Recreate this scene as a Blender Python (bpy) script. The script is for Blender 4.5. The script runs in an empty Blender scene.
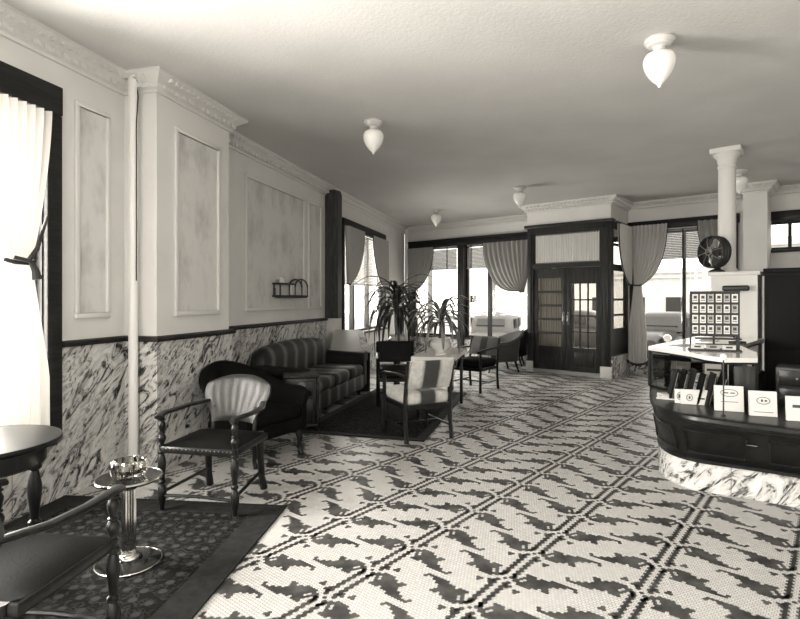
import bpy, bmesh, math, random
from mathutils import Vector, Matrix
R = random.Random(7)
PI = math.pi
COL = bpy.context.scene.collection
CAMH = 1.45
H = 3.32                      # ceiling height
E = (0.7692, -0.6390)         # along the street front
V_ = (0.6390, 0.7692)         # into the street front
DL = (0.2489, 0.9685)         # along the left wall
NL = (0.9685, -0.2489)        # out of the left wall into the room
SA, SR = math.sqrt(1), 1

# ------------------------------------------------------------------ materials
def mk(name):
    m = bpy.data.materials.new(name); m.use_nodes = True
    nt = m.node_tree; b = nt.nodes['Principled BSDF']
    return m, nt, b
def g(v, t=None):
    if isinstance(v, (tuple, list)): return (*v, 1)
    return (v*1.0, v*0.984, v*0.955, 1)
def plain(name, v, rough=.6, metal=0, spec=.5, bump=0, bscale=60, sheen=0, coat=0, vary=0, vscale=3):
    m, nt, b = mk(name)
    b.inputs['Base Color'].default_value = g(v)
    b.inputs['Roughness'].default_value = rough
    b.inputs['Metallic'].default_value = metal
    b.inputs['Specular IOR Level'].default_value = spec
    b.inputs['Sheen Weight'].default_value = sheen
    b.inputs['Coat Weight'].default_value = coat
    b.inputs['Coat Roughness'].default_value = .15
    tc = nt.nodes.new('ShaderNodeTexCoord')
    if bump:
        n = nt.nodes.new('ShaderNodeTexNoise'); n.inputs['Scale'].default_value = bscale; n.inputs['Detail'].default_value = 4
        nt.links.new(tc.outputs['Object'], n.inputs['Vector'])
        bp = nt.nodes.new('ShaderNodeBump'); bp.inputs['Strength'].default_value = bump; bp.inputs['Distance'].default_value = .01
        nt.links.new(n.outputs['Fac'], bp.inputs['Height']); nt.links.new(bp.outputs['Normal'], b.inputs['Normal'])
    if vary:
        n = nt.nodes.new('ShaderNodeTexNoise'); n.inputs['Scale'].default_value = vscale; n.inputs['Detail'].default_value = 5
        nt.links.new(tc.outputs['Object'], n.inputs['Vector'])
        r = nt.nodes.new('ShaderNodeValToRGB')
        r.color_ramp.elements[0].position = .35; r.color_ramp.elements[1].position = .65
        r.color_ramp.elements[0].color = g(v*(1-vary)); r.color_ramp.elements[1].color = g(min(1, v*(1+vary)))
        nt.links.new(n.outputs['Fac'], r.inputs['Fac']); nt.links.new(r.outputs['Color'], b.inputs['Base Color'])
    return m
def ramp(nt, src, stops):
    r = nt.nodes.new('ShaderNodeValToRGB'); els = r.color_ramp.elements
    while len(els) < len(stops): els.new(.5)
    for el, (p, c) in zip(els, stops): el.position = p; el.color = g(c)
    nt.links.new(src, r.inputs['Fac']); return r
def math_(nt, op, a, b=None, c=None):
    n = nt.nodes.new('ShaderNodeMath'); n.operation = op
    for i, x in enumerate((a, b, c)):
        if x is None: continue
        if isinstance(x, (int, float)): n.inputs[i].default_value = x
        else: nt.links.new(x, n.inputs[i])
    return n.outputs[0]
def wood(name, v, rough=.3, axis='X', coat=.3):
    m, nt, b = mk(name)
    tc = nt.nodes.new('ShaderNodeTexCoord'); mp = nt.nodes.new('ShaderNodeMapping')
    mp.inputs['Scale'].default_value = {'X': (1.5, 14, 14), 'Z': (14, 14, 1.5)}[axis]
    n = nt.nodes.new('ShaderNodeTexNoise'); n.inputs['Scale'].default_value = 2.5; n.inputs['Detail'].default_value = 6; n.inputs['Distortion'].default_value = .6
    nt.links.new(tc.outputs['Object'], mp.inputs['Vector']); nt.links.new(mp.outputs['Vector'], n.inputs['Vector'])
    r = ramp(nt, n.outputs['Fac'], [(.3, v*.45), (.7, v*1.25)])
    nt.links.new(r.outputs['Color'], b.inputs['Base Color'])
    b.inputs['Roughness'].default_value = rough; b.inputs['Coat Weight'].default_value = coat*.4; b.inputs['Coat Roughness'].default_value = .12; b.inputs['Specular IOR Level'].default_value = .22
    return m
def marble():
    m, nt, b = mk('marble')
    tc = nt.nodes.new('ShaderNodeTexCoord')
    mp = nt.nodes.new('ShaderNodeMapping'); mp.inputs['Rotation'].default_value = (0, 0, math.radians(-44)); mp.inputs['Scale'].default_value = (1, 1, 1)
    mp2 = nt.nodes.new('ShaderNodeMapping'); mp2.inputs['Scale'].default_value = (1.0, 2.7, 1)
    nt.links.new(tc.outputs['UV'], mp.inputs['Vector']); nt.links.new(mp.outputs['Vector'], mp2.inputs['Vector'])
    n = nt.nodes.new('ShaderNodeTexNoise'); n.inputs['Scale'].default_value = 3.6; n.inputs['Detail'].default_value = 9; n.inputs['Roughness'].default_value = .68; n.inputs['Distortion'].default_value = 1.9
    nt.links.new(mp2.outputs['Vector'], n.inputs['Vector'])
    r = ramp(nt, n.outputs['Fac'], [(.38, .015), (.44, .10), (.485, .46), (.60, .66)])
    n2 = nt.nodes.new('ShaderNodeTexNoise'); n2.inputs['Scale'].default_value = 1.7; n2.inputs['Detail'].default_value = 3
    nt.links.new(tc.outputs['UV'], n2.inputs['Vector'])
    f = ramp(nt, n2.outputs['Fac'], [(.46, 0.0), (.66, 1.0)])
    n3 = nt.nodes.new('ShaderNodeTexNoise'); n3.inputs['Scale'].default_value = 9; n3.inputs['Detail'].default_value = 8; n3.inputs['Distortion'].default_value = 2.0
    nt.links.new(mp2.outputs['Vector'], n3.inputs['Vector'])
    r3 = ramp(nt, n3.outputs['Fac'], [(.40, .03), (.46, .30), (.52, .60), (.8, .66)])
    mx = nt.nodes.new('ShaderNodeMix'); mx.data_type = 'RGBA'
    nt.links.new(f.outputs['Color'], mx.inputs['Factor']); nt.links.new(r.outputs['Color'], mx.inputs['A']); nt.links.new(r3.outputs['Color'], mx.inputs['B'])
    # slab joints
    sx = nt.nodes.new('ShaderNodeSeparateXYZ'); nt.links.new(tc.outputs['UV'], sx.inputs[0])
    fr = math_(nt, 'FRACT', math_(nt, 'DIVIDE', sx.outputs['X'], .78)); j = math_(nt, 'LESS_THAN', fr, .006)
    m2 = nt.nodes.new('ShaderNodeMix'); m2.data_type = 'RGBA'; m2.inputs['B'].default_value = g(.15)
    nt.links.new(j, m2.inputs['Factor']); nt.links.new(mx.outputs['Result'], m2.inputs['A'])
    nt.links.new(m2.outputs['Result'], b.inputs['Base Color']); b.inputs['Roughness'].default_value = .22
    return m
def tiles():
    m, nt, b = mk('light_mosaic')
    tc = nt.nodes.new('ShaderNodeTexCoord'); br = nt.nodes.new('ShaderNodeTexBrick')
    br.inputs['Scale'].default_value = 1; br.inputs['Brick Width'].default_value = 1; br.inputs['Row Height'].default_value = .95
    br.inputs['Mortar Size'].default_value = .07; br.inputs['Mortar Smooth'].default_value = .3; br.offset = .5; br.squash = 1
    br.inputs['Color1'].default_value = g(.56); br.inputs['Color2'].default_value = g(.48); br.inputs['Mortar'].default_value = g(.22)
    nt.links.new(tc.outputs['UV'], br.inputs['Vector']); nt.links.new(br.outputs['Color'], b.inputs['Base Color'])
    b.inputs['Roughness'].default_value = .42; b.inputs['Specular IOR Level'].default_value = .35
    return m
def damask():
    m, nt, b = mk('wallpaper_panel')
    tc = nt.nodes.new('ShaderNodeTexCoord'); mp = nt.nodes.new('ShaderNodeMapping'); mp.inputs['Scale'].default_value = (1, 1, .55)
    nt.links.new(tc.outputs['Object'], mp.inputs['Vector'])
    v = nt.nodes.new('ShaderNodeTexVoronoi'); v.inputs['Scale'].default_value = 3.4; v.inputs['Randomness'].default_value = .45
    n = nt.nodes.new('ShaderNodeTexNoise'); n.inputs['Scale'].default_value = 14; n.inputs['Detail'].default_value = 6
    nt.links.new(mp.outputs['Vector'], v.inputs['Vector']); nt.links.new(mp.outputs['Vector'], n.inputs['Vector'])
    s = math_(nt, 'ADD', math_(nt, 'MULTIPLY', v.outputs['Distance'], .55), math_(nt, 'MULTIPLY', n.outputs['Fac'], .6))
    r = ramp(nt, s, [(.30, .46), (.62, .66)])
    nt.links.new(r.outputs['Color'], b.inputs['Base Color']); b.inputs['Roughness'].default_value = .7
    return m
def stripes(name, period, stops, axis='X', off=0, rough=.75, sheen=.3):
    """stops: (position, value) constant bands repeated every period along the object's own axis"""
    m, nt, b = mk(name)
    tc = nt.nodes.new('ShaderNodeTexCoord'); sx = nt.nodes.new('ShaderNodeSeparateXYZ'); nt.links.new(tc.outputs['Object'], sx.inputs[0])
    f = math_(nt, 'FRACT', math_(nt, 'DIVIDE', math_(nt, 'ADD', sx.outputs[axis], off+100*period), period))
    r = ramp(nt, f, stops); r.color_ramp.interpolation = 'LINEAR'
    n = nt.nodes.new('ShaderNodeTexNoise'); n.inputs['Scale'].default_value = 25; n.inputs['Detail'].default_value = 4
    nt.links.new(tc.outputs['Object'], n.inputs['Vector'])
    mx = nt.nodes.new('ShaderNodeMix'); mx.data_type = 'RGBA'; mx.blend_type = 'MULTIPLY'; mx.inputs['Factor'].default_value = .6
    rr = ramp(nt, n.outputs['Fac'], [(.3, .55), (.7, 1.0)])
    nt.links.new(r.outputs['Color'], mx.inputs['A']); nt.links.new(rr.outputs['Color'], mx.inputs['B'])
    nt.links.new(mx.outputs['Result'], b.inputs['Base Color'])
    b.inputs['Roughness'].default_value = rough; b.inputs['Sheen Weight'].default_value = sheen
    return m
def rug_mat(name, lo, mid, hi, scale, thr=(.18, .3)):
    m, nt, b = mk(name)
    tc = nt.nodes.new('ShaderNodeTexCoord')
    v = nt.nodes.new('ShaderNodeTexVoronoi'); v.inputs['Scale'].default_value = scale; v.inputs['Randomness'].default_value = .25
    n = nt.nodes.new('ShaderNodeTexNoise'); n.inputs['Scale'].default_value = scale*1.6; n.inputs['Detail'].default_value = 3; n.inputs['Distortion'].default_value = 1.5
    nt.links.new(tc.outputs['Object'], v.inputs['Vector']); nt.links.new(tc.outputs['Object'], n.inputs['Vector'])
    r1 = ramp(nt, v.outputs['Distance'], [(thr[0], hi), (thr[1], lo)])
    r2 = ramp(nt, n.outputs['Fac'], [(.5, lo), (.56, mid), (.62, lo)])
    mx = nt.nodes.new('ShaderNodeMix'); mx.data_type = 'RGBA'; mx.blend_type = 'LIGHTEN'; mx.inputs['Factor'].default_value = 1
    nt.links.new(r1.outputs['Color'], mx.inputs['A']); nt.links.new(r2.outputs['Color'], mx.inputs['B'])
    nt.links.new(mx.outputs['Result'], b.inputs['Base Color']); b.inputs['Roughness'].default_value = .95; b.inputs['Specular IOR Level'].default_value = .1
    return m
def pane_mat(name, refl=1.0, tint=.97):
    m = bpy.data.materials.new(name); m.use_nodes = True; nt = m.node_tree; nt.nodes.clear()
    o = nt.nodes.new('ShaderNodeOutputMaterial'); t = nt.nodes.new('ShaderNodeBsdfTransparent'); t.inputs[0].default_value = g(tint)
    gl = nt.nodes.new('ShaderNodeBsdfGlossy'); gl.inputs['Roughness'].default_value = .02
    fr = nt.nodes.new('ShaderNodeFresnel'); fr.inputs['IOR'].default_value = 1.45
    mx = nt.nodes.new('ShaderNodeMixShader')
    k = math_(nt, 'MULTIPLY', fr.outputs[0], refl)
    nt.links.new(k, mx.inputs[0]); nt.links.new(t.outputs[0], mx.inputs[1]); nt.links.new(gl.outputs[0], mx.inputs[2]); nt.links.new(mx.outputs[0], o.inputs[0])
    return m
def sheer(name, v, trans=.45):
    m = bpy.data.materials.new(name); m.use_nodes = True; nt = m.node_tree; nt.nodes.clear()
    o = nt.nodes.new('ShaderNodeOutputMaterial'); d = nt.nodes.new('ShaderNodeBsdfDiffuse'); d.inputs[0].default_value = g(v)
    t = nt.nodes.new('ShaderNodeBsdfTranslucent'); t.inputs[0].default_value = g(v); mx = nt.nodes.new('ShaderNodeMixShader'); mx.inputs[0].default_value = trans
    nt.links.new(d.outputs[0], mx.inputs[1]); nt.links.new(t.outputs[0], mx.inputs[2]); nt.links.new(mx.outputs[0], o.inputs[0])
    return m
def leaf_mat(name, a, b_):
    m, nt, b = mk(name)
    tc = nt.nodes.new('ShaderNodeTexCoord'); sx = nt.nodes.new('ShaderNodeSeparateXYZ'); nt.links.new(tc.outputs['UV'], sx.inputs[0])
    r = ramp(nt, sx.outputs['X'], [(.0, b_), (.22, b_), (.3, a), (.7, a), (.78, b_)])
    nt.links.new(r.outputs['Color'], b.inputs['Base Color']); b.inputs['Roughness'].default_value = .4
    return m

M = dict(
    plaster=plain('wall_plaster', .69, .75, bump=.15, bscale=30, vary=.03),
    ceil=plain('ceiling_plaster', .55, .85, bump=.25, bscale=45, vary=.05, vscale=1.2),
    crown=plain('moulding_paint', .66, .6),
    panel=damask(), marble=marble(), tile=tiles(),
    dark_tile=plain('dark_mosaic', .07, .45, vary=.5, vscale=9),
    darkwood=wood('dark_wood', .045, .32, 'Z'), trimwood=wood('dark_trim_wood', .016, .5, 'X', .1),
    doorwood=wood('door_wood', .034, .4, 'Z', .2), postwood=wood('post_wood', .055, .5, 'Z', .1),
    counterwood=wood('counter_wood', .010, .35, 'X', .25), chairwood=wood('chair_wood', .012, .3, 'Z', .3), matt=plain('black_stain', .006, .7, spec=.2),
    leather=plain('dark_leather', .006, .6, spec=.04, bump=.12, bscale=90), 
    backhide=plain('worn_hide', .030, .42, bump=.2, bscale=60, coat=.08, spec=.4, vary=.4, vscale=9),
    clubfab=plain('grey_upholstery', .06, .8, sheen=.1, spec=.2, bump=.3, bscale=120),
    darkfab=plain('dark_upholstery', .008, .7, spec=.2),
    sofa=stripes('striped_velvet', .32, [(0, .005), (.46, .006), (.56, .06), (.70, .16), (.84, .07), (.93, .005)], off=.05, rough=.6, sheen=.03),
    stripe=stripes('bold_stripe', 1.2, [(0, .60), (.40, .60), (.425, .40), (.44, .035), (.565, .035), (.58, .40), (.60, .60)], off=.6),
    stripe2=stripes('grey_stripe', 1.2, [(0, .12), (.44, .13), (.455, .012), (.545, .012), (.56, .13)], off=.6),
    rug=rug_mat('floral_rug', .005, .030, .040, 11), rugb=plain('rug_border', .020, .95, spec=.1, bump=.4, bscale=200, vary=.2, vscale=20),
    rug2=rug_mat('dark_figured_rug', .004, .045, .03, 16, (.1, .25)), rug2b=plain('dark_rug_border', .012, .95, vary=.4, vscale=20),
    glass=pane_mat('window_glass', .3), caseglass=pane_mat('case_glass', .8, .9),
    curtain=sheer('net_curtain', .74, .22), curtain2=sheer('window_net', .44, .22), transom=sheer('transom_net', .75, .15),
    blind=plain('blind_slats', .30, .6), tape=plain('blind_tape', .04, .8), fringe=plain('dark_fringe', .03, .8),
    opal=plain('opal_glass', .86, .25, coat=.3), fitting=plain('painted_fitting', .55, .5), brass=plain('dull_brass', .16, .35, metal=.7),
    chrome=plain('chrome', .65, .12, metal=1), black=plain('black_enamel', .008, .12, coat=.4),
    iron=plain('black_iron', .015, .5), grille=plain('grille_metal', .25, .35, metal=.6),
    pipe=plain('painted_pipe', .76, .4), paper=plain('white_paper', .60, .6), paper2=plain('grey_paper', .38, .6, vary=.2, vscale=20), ink=plain('printing_ink', .05, .7), midink=plain('soft_ink', .25, .7),
    cloth=plain('white_cloth', .72, .9, bump=.5, bscale=150), stone=plain('counter_slab', .68, .12, coat=.5),
    pot=plain('glazed_pot', .66, .25, coat=.4, vary=.1), soil=plain('soil', .03, .9), bark=plain('plant_stem', .05, .8, bump=.5),
    leaf=leaf_mat('striped_leaf', .04, .24), leafd=leaf_mat('dark_leaf', .018, .06),
    street=plain('street', .42, .9), walk=plain('sidewalk', .6, .9), bldg=plain('pale_facade', .50, .9, vary=.08), bldgd=plain('facade_window', .03, .5, spec=.2),
    carw=plain('pale_car_paint', .13, .5, spec=.2), card=plain('dark_car_paint', .02, .35, coat=.15), tyre=plain('tyre_rubber', .02, .7),
    carglass=plain('car_window', .05, .3, spec=.3), sign=plain('sign_grey', .2, .6), desk=plain('desk_blotter', .40, .5),
    midstone=plain('threshold_stone', .32, .5),
    plates=pane_mat('cut_glass', 3.0, .85),
)

# ------------------------------------------------------------------ mesh builder
class MB:
    def __init__(s): s.bm = bmesh.new(); s.uv = s.bm.loops.layers.uv.new('UVMap'); s.mi = 0
    def face(s, cos, uvs=None):
        vs = [s.bm.verts.new(c) for c in cos]
        try: f = s.bm.faces.new(vs)
        except ValueError: return
        f.material_index = s.mi
        if uvs:
            for l, u in zip(f.loops, uvs): l[s.uv].uv = u
        return f
    def box(s, c, d, rz=0, bev=0, seg=2, rx=0, ry=0):
        mt = Matrix.Translation(c) @ Matrix.Rotation(rz, 4, 'Z') @ Matrix.Rotation(rx, 4, 'X') @ Matrix.Rotation(ry, 4, 'Y') @ Matrix.Diagonal((d[0], d[1], d[2], 1))
        r = bmesh.ops.create_cube(s.bm, size=1, matrix=mt)
        fs = {f for v in r['verts'] for f in v.link_faces}
        for f in fs:
            f.material_index = s.mi
            for l in f.loops: l[s.uv].uv = (l.vert.co.x+l.vert.co.y, l.vert.co.z)
        if bev:
            es = list({e for v in r['verts'] for e in v.link_edges})
            o = bmesh.ops.bevel(s.bm, geom=es, offset=bev, segments=seg, profile=.5, affect='EDGES')
            for f in o['faces']: f.material_index = s.mi
        return s
    def bb(s, x0, x1, y0, y1, z0, z1, bev=0, seg=2):
        return s.box(((x0+x1)/2, (y0+y1)/2, (z0+z1)/2), (abs(x1-x0), abs(y1-y0), abs(z1-z0)), bev=bev, seg=seg)
    def prism(s, poly, z0, z1, uvlen=True):
        a = sum(poly[i][0]*poly[(i+1) % len(poly)][1]-poly[(i+1) % len(poly)][0]*poly[i][1] for i in range(len(poly)))
        if a < 0: poly = poly[::-1]
        return s.loft([[(x, y, z0) for x, y in poly], [(x, y, z1) for x, y in poly]])
    def loft(s, rings, cap=True, closed=True, uvlen=True):
        vr = [[s.bm.verts.new(p) for p in r] for r in rings]; n = len(rings[0])
        L = [0]
        for i in range(n):
            L.append(L[-1]+(Vector(rings[0][(i+1) % n])-Vector(rings[0][i])).length)
        for k in range(len(rings)-1):
            for i in range(n if closed else n-1):
                j = (i+1) % n
                try: f = s.bm.faces.new((vr[k][i], vr[k][j], vr[k+1][j], vr[k+1][i]))
                except ValueError: continue
                f.material_index = s.mi
                us = (L[i], L[i+1], L[i+1], L[i]); vs = (rings[k][i][2], rings[k][j][2], rings[k+1][j][2], rings[k+1][i][2])
                for l, u, v in zip(f.loops, us, vs): l[s.uv].uv = (u, v)
        if cap and closed:
            for r, rev in ((vr[0], True), (vr[-1], False)):
                try:
                    f = s.bm.faces.new(r[::-1] if rev else r); f.material_index = s.mi
                    for l in f.loops: l[s.uv].uv = (l.vert.co.x, l.vert.co.y)
                except ValueError: pass
        return s
    def lathe(s, prof, c=(0, 0, 0), seg=24, flute=0, fa=.08):
        rings = []
        for r, z in prof:
            ring = []
            for i in range(seg):
                a = 2*PI*i/seg; rr = max(r, .0004)*(1-(fa if flute and i % 2 else 0))
                ring.append((c[0]+rr*math.cos(a), c[1]+rr*math.sin(a), c[2]+z))
            rings.append(ring)
        if prof[0][1] > prof[-1][1]: rings = rings[::-1]
        return s.loft(rings)
    def tube(s, path, r, seg=8, cap=True, flat=None):
        path = [Vector(p) for p in path]; rings = []; up = None
        for i, p in enumerate(path):
            t = (path[min(i+1, len(path)-1)]-path[max(i-1, 0)]).normalized()
            if up is None:
                up = Vector((0, 0, 1)) if abs(t.z) < .9 else Vector((1, 0, 0))
            a = t.cross(up); a.normalize(); b = a.cross(t); b.normalize(); up = b
            rr = r[i] if isinstance(r, (list, tuple)) else r
            fx, fy = flat or (1, 1)
            rings.append([tuple(p+a*rr*fx*math.cos(2*PI*k/seg)+b*rr*fy*math.sin(2*PI*k/seg)) for k in range(seg)])
        return s.loft(rings, cap)
    def grid(s, fn, nu, nv, th=0, flip=False):
        """surface fn(u,v)->(x,y,z); with th the back side is offset along the normal"""
        P = [[Vector(fn(i/nu, j/nv)) for j in range(nv+1)] for i in range(nu+1)]
        def nrm(i, j):
            a = P[min(i+1, nu)][j]-P[max(i-1, 0)][j]; b = P[i][min(j+1, nv)]-P[i][max(j-1, 0)]
            n = a.cross(b); return n.normalized() if n.length > 1e-9 else Vector((0, 0, 1))
        A = [[s.bm.verts.new(P[i][j]) for j in range(nv+1)] for i in range(nu+1)]
        def q(vs, us=None):
            try: f = s.bm.faces.new(vs)
            except ValueError: return
            f.material_index = s.mi
            if us:
                for l, u in zip(f.loops, us): l[s.uv].uv = u
        for i in range(nu):
            for j in range(nv):
                q((A[i][j], A[i+1][j], A[i+1][j+1], A[i][j+1]), ((i/nu, j/nv), ((i+1)/nu, j/nv), ((i+1)/nu, (j+1)/nv), (i/nu, (j+1)/nv)))
        if th:
            B = [[s.bm.verts.new(P[i][j]-nrm(i, j)*th) for j in range(nv+1)] for i in range(nu+1)]
            for i in range(nu):
                for j in range(nv):
                    q((B[i][j+1], B[i+1][j+1], B[i+1][j], B[i][j]), ((i/nu, (j+1)/nv), ((i+1)/nu, (j+1)/nv), ((i+1)/nu, j/nv), (i/nu, j/nv)))
            for i in range(nu):
                q((A[i+1][0], A[i][0], B[i][0], B[i+1][0])); q((A[i][nv], A[i+1][nv], B[i+1][nv], B[i][nv]))
            for j in range(nv):
                q((A[0][j], A[0][j+1], B[0][j+1], B[0][j])); q((A[nu][j+1], A[nu][j], B[nu][j], B[nu][j+1]))
        return s
    def build(s, name, mat, parent=None, loc=None, rz=0, sharp=.6, flat=False):
        bmesh.ops.remove_doubles(s.bm, verts=s.bm.verts, dist=1e-6) if len(s.bm.verts) < 20000 else None
        bmesh.ops.recalc_face_normals(s.bm, faces=s.bm.faces) if len(s.bm.verts) < 60000 else None
        me = bpy.data.meshes.new(name); s.bm.to_mesh(me); s.bm.free()
        for m_ in (mat if isinstance(mat, (list, tuple)) else [mat]): me.materials.append(M[m_] if isinstance(m_, str) else m_)
        if not flat:
            for p in me.polygons: p.use_smooth = True
            me.set_sharp_from_angle(angle=sharp)
        o = bpy.data.objects.new(name, me); COL.objects.link(o)
        if parent: o.parent = parent
        if loc: o.location = loc
        o.rotation_euler.z = rz
        return o
def tag(o, label=None, cat=None, group=None, kind=None):
    if label: o['label'] = label
    if cat: o['category'] = cat
    if group: o['group'] = group
    if kind: o['kind'] = kind
    return o
def thing(name, label, cat, loc=(0, 0, 0), rz=0, group=None, kind=None):
    o = bpy.data.objects.new(name, None); COL.objects.link(o); o.location = loc; o.rotation_euler.z = rz; o.empty_display_size = .1
    return tag(o, label, cat, group, kind)
def struct(o): o['kind'] = 'structure'; return o
def dup(o, loc=None, rz=None, label=None, group=None, parent=None):
    c = o.copy(); COL.objects.link(c)
    if parent: c.parent = parent
    if loc is not None: c.location = loc
    if rz is not None: c.rotation_euler.z = rz
    if label: c['label'] = label
    if group: c['group'] = group
    for ch in [x for x in bpy.data.objects if x.parent == o]:
        dup(ch, parent=c)
    return c
def ang(d): return math.atan2(d[1], d[0])
def face_rz(fx, fy): return math.atan2(fx, -fy)      # local -y looks along (fx, fy)
def add(p, d, s): return (p[0]+d[0]*s, p[1]+d[1]*s)
def sweep(mb, path, prof):
    n = len(path); L = [0]; mit = []
    for i in range(n-1): L.append(L[-1]+math.dist(path[i], path[i+1]))
    ns = []
    for i in range(n-1):
        dx, dy = path[i+1][0]-path[i][0], path[i+1][1]-path[i][1]; l = math.hypot(dx, dy); ns.append((dy/l, -dx/l))
    for i in range(n):
        a = ns[max(i-1, 0)]; b = ns[min(i, n-2)]; k = 1+a[0]*b[0]+a[1]*b[1]
        mit.append(((a[0]+b[0])/k, (a[1]+b[1])/k))
    k = len(prof)
    for i in range(n-1):
        for j in range(k):
            a, b = prof[j], prof[(j+1) % k]
            q = [(path[i][0]+mit[i][0]*a[0], path[i][1]+mit[i][1]*a[0], a[1]), (path[i+1][0]+mit[i+1][0]*a[0], path[i+1][1]+mit[i+1][1]*a[0], a[1]),
                 (path[i+1][0]+mit[i+1][0]*b[0], path[i+1][1]+mit[i+1][1]*b[0], b[1]), (path[i][0]+mit[i][0]*b[0], path[i][1]+mit[i][1]*b[0], b[1])]
            mb.face(q, [(L[i], a[1]), (L[i+1], a[1]), (L[i+1], b[1]), (L[i], b[1])])
    for i in (0, n-1):
        mb.face([(path[i][0]+mit[i][0]*p[0], path[i][1]+mit[i][1]*p[0], p[1]) for p in prof])
    return ns, mit

# ------------------------------------------------------------------ plan of the room
def lw(Y): return (-3.498+.2572*Y, Y)
def ls(Y): return (Y+2)*1.0325
A0 = lw(-2)
K = (0.121, 14.07)
VL, VR = (2.57, 10.70), (3.84, 9.65)
F1E = add(VL, V_, 1.03); VB = add(VR, V_, 1.03)
FEND = add(K, E, 11.9)
BEND = (FEND[0]-V_[0]*11, -2.0)
Bn, Bf = (-2.03, 4.42), (-1.763, 5.458)
Bn0, Bf0 = add(Bn, NL, -.3207), add(Bf, NL, -.3207)
FLOOR = [A0, K, FEND, BEND]
def inpoly(p, poly):
    c = False; n = len(poly)
    for i in range(n):
        a, b = poly[i], poly[i-1]
        if (a[1] > p[1]) != (b[1] > p[1]) and p[0] < (b[0]-a[0])*(p[1]-a[1])/(b[1]-a[1])+a[0]: c = not c
    return c

# floor with its mosaic
mb = MB(); C_ = .01953; CV = .342/18
def uvw(p): return (p[0]*E[0]+p[1]*E[1], p[0]*V_[0]+p[1]*V_[1])
mb.face([(x, y, 0) for x, y in FLOOR[::-1]], [(uvw(p)[0]/C_, uvw(p)[1]/C_) for p in FLOOR[::-1]])
big = [add(p, (p[0]-1, p[1]-5), .02) for p in FLOOR]
mb.prism([(A0[0]-.2, A0[1]-.2), (K[0]-.1, K[1]+.3), (FEND[0]+.3, FEND[1]), (BEND[0]+.1, BEND[1]-.2)], -.2, -.004)
mb.mi = 1
TR = [(225,225),(246,225),(246,260),(264,274),(290,283),(318,276),(314,263),(272,264),(262,252),(300,245),(325,234),(352,234),(357,250),(388,255),(392,275),(378,287),(400,292),(413,268),(442,268),(447,280),(480,270),(520,288),(560,303),(600,313),(642,328),(648,354),(622,352),(612,336),(560,324),(500,320),(464,328),(468,347),(446,368),(412,357),(406,338),(370,328),(340,333),(308,328),(278,312),(248,302),(230,287),(218,265)]
OUT = []
for px_, py_ in TR:
    yy = 768.5/(540+py_/6.667-299); xx = (480+px_/6.667-400)/530*yy; u_, v_ = uvw((xx, yy)); OUT.append((u_+1.34, v_-2.482))
S_ = .586; U0 = -1.34
def hexa(u, v, k=1.06):
    x = u*E[0]+v*V_[0]; y = u*E[1]+v*V_[1]
    if y < 1.2 or y > 12.5 or abs(x) > y*.78+.2 or not inpoly((x, y), FLOOR): return
    pts = []
    for a in range(6):
        t = PI/6+a*PI/3; du = C_*.577*k*math.cos(t); dv = CV*.64*k*math.sin(t)
        pts.append((x+du*E[0]+dv*V_[0], y+du*E[1]+dv*V_[1], .0009))
    mb.face(pts[::-1] if False else pts)
for k in range(-14, 8):
    ub = U0+S_*k; top = (k % 2 == 1)
    v0 = 2.482 if not top else 2.756
    for m in range(-8, 40):
        vb = v0+.342*m; sg = -1 if top else 1
        xb = ub*E[0]+vb*V_[0]; yb = ub*E[1]+vb*V_[1]
        if yb < .8 or yb > 12.5 or abs(xb) > yb*.78+.8: continue
        for j in range(18):
            if j in (16, 17): continue
            for sd in (-1, 1): hexa(ub+sd*.029+(.25 if j % 2 else -.25)*C_, vb+sg*(j+.5)*CV, 1.4)
        hexa(ub, vb-sg*.8*CV, 1.1)
        for sd in (-1, 1):
            for jv in range(-4, 9):
                for i in range(0, 20):
                    du, dv = (1.1+i+.5*(jv % 2))*C_, (jv+.5)*CV
                    if inpoly((du, dv), OUT): hexa(ub+sd*du, vb+sg*dv, 1.16)
            for (a, b) in ((2.0, -3.9), (3.0, -3.9), (2.5, -4.9), (4.8, -4.9), (5.8, -4.9), (5.3, -5.9)):
                hexa(ub+sd*a*C_, vb+sg*b*CV, 1.1)
floor = mb.build('floor', ['tile', 'dark_tile'], flat=True); struct(floor)

# ceiling
mb = MB(); mb.prism([(A0[0]-.2, A0[1]-.2), (K[0]-.1, K[1]+.3), (FEND[0]+.3, FEND[1]), (BEND[0]+.1, BEND[1]-.2)], H, H+.2)
struct(mb.build('ceiling', 'ceil'))

def wallseg(name, p, d, L, openings, th=.25, z0=0, z1=H, mat='plaster'):
    mb = MB(); s = 0
    for a, b, za, zb in sorted(openings):
        if a > s: mb.bb(s, a, 0, th, z0, z1)
        if za > z0: mb.bb(a, b, 0, th, z0, za)
        if zb < z1: mb.bb(a, b, 0, th, zb, z1)
        s = b
    if s < L: mb.bb(s, L, 0, th, z0, z1)
    return struct(mb.build(name, mat, loc=(p[0], p[1], 0), rz=ang(d)))
W_LEFT = [(ls(-1.2), ls(1.5), .45, 2.8), (ls(2.2), ls(3.76), .45, 2.78), (ls(9.6), ls(12.15), .80, 2.78)]
wallseg('wall_left', A0, DL, math.dist(A0, K), W_LEFT)
W_F = [(.25, 1.72, .52, 2.76), (1.89, 3.85, .52, 2.76), (4.15, 5.66, .0, 2.7), (5.85, 7.35, .36, 2.76), (7.92, 9.4, 2.27, 2.76)]
wallseg('wall_far', K, E, 11.9, W_F)
wallseg('wall_right', FEND, (-V_[0], -V_[1]), math.dist(FEND, BEND), [])
W_B = [(.5, 2.3, .5, 2.9), (2.6, 4.4, .5, 2.9), (4.7, 6.0, .5, 2.9)]
wallseg('wall_back', BEND, (-1, 0), BEND[0]-A0[0], W_B)
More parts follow.
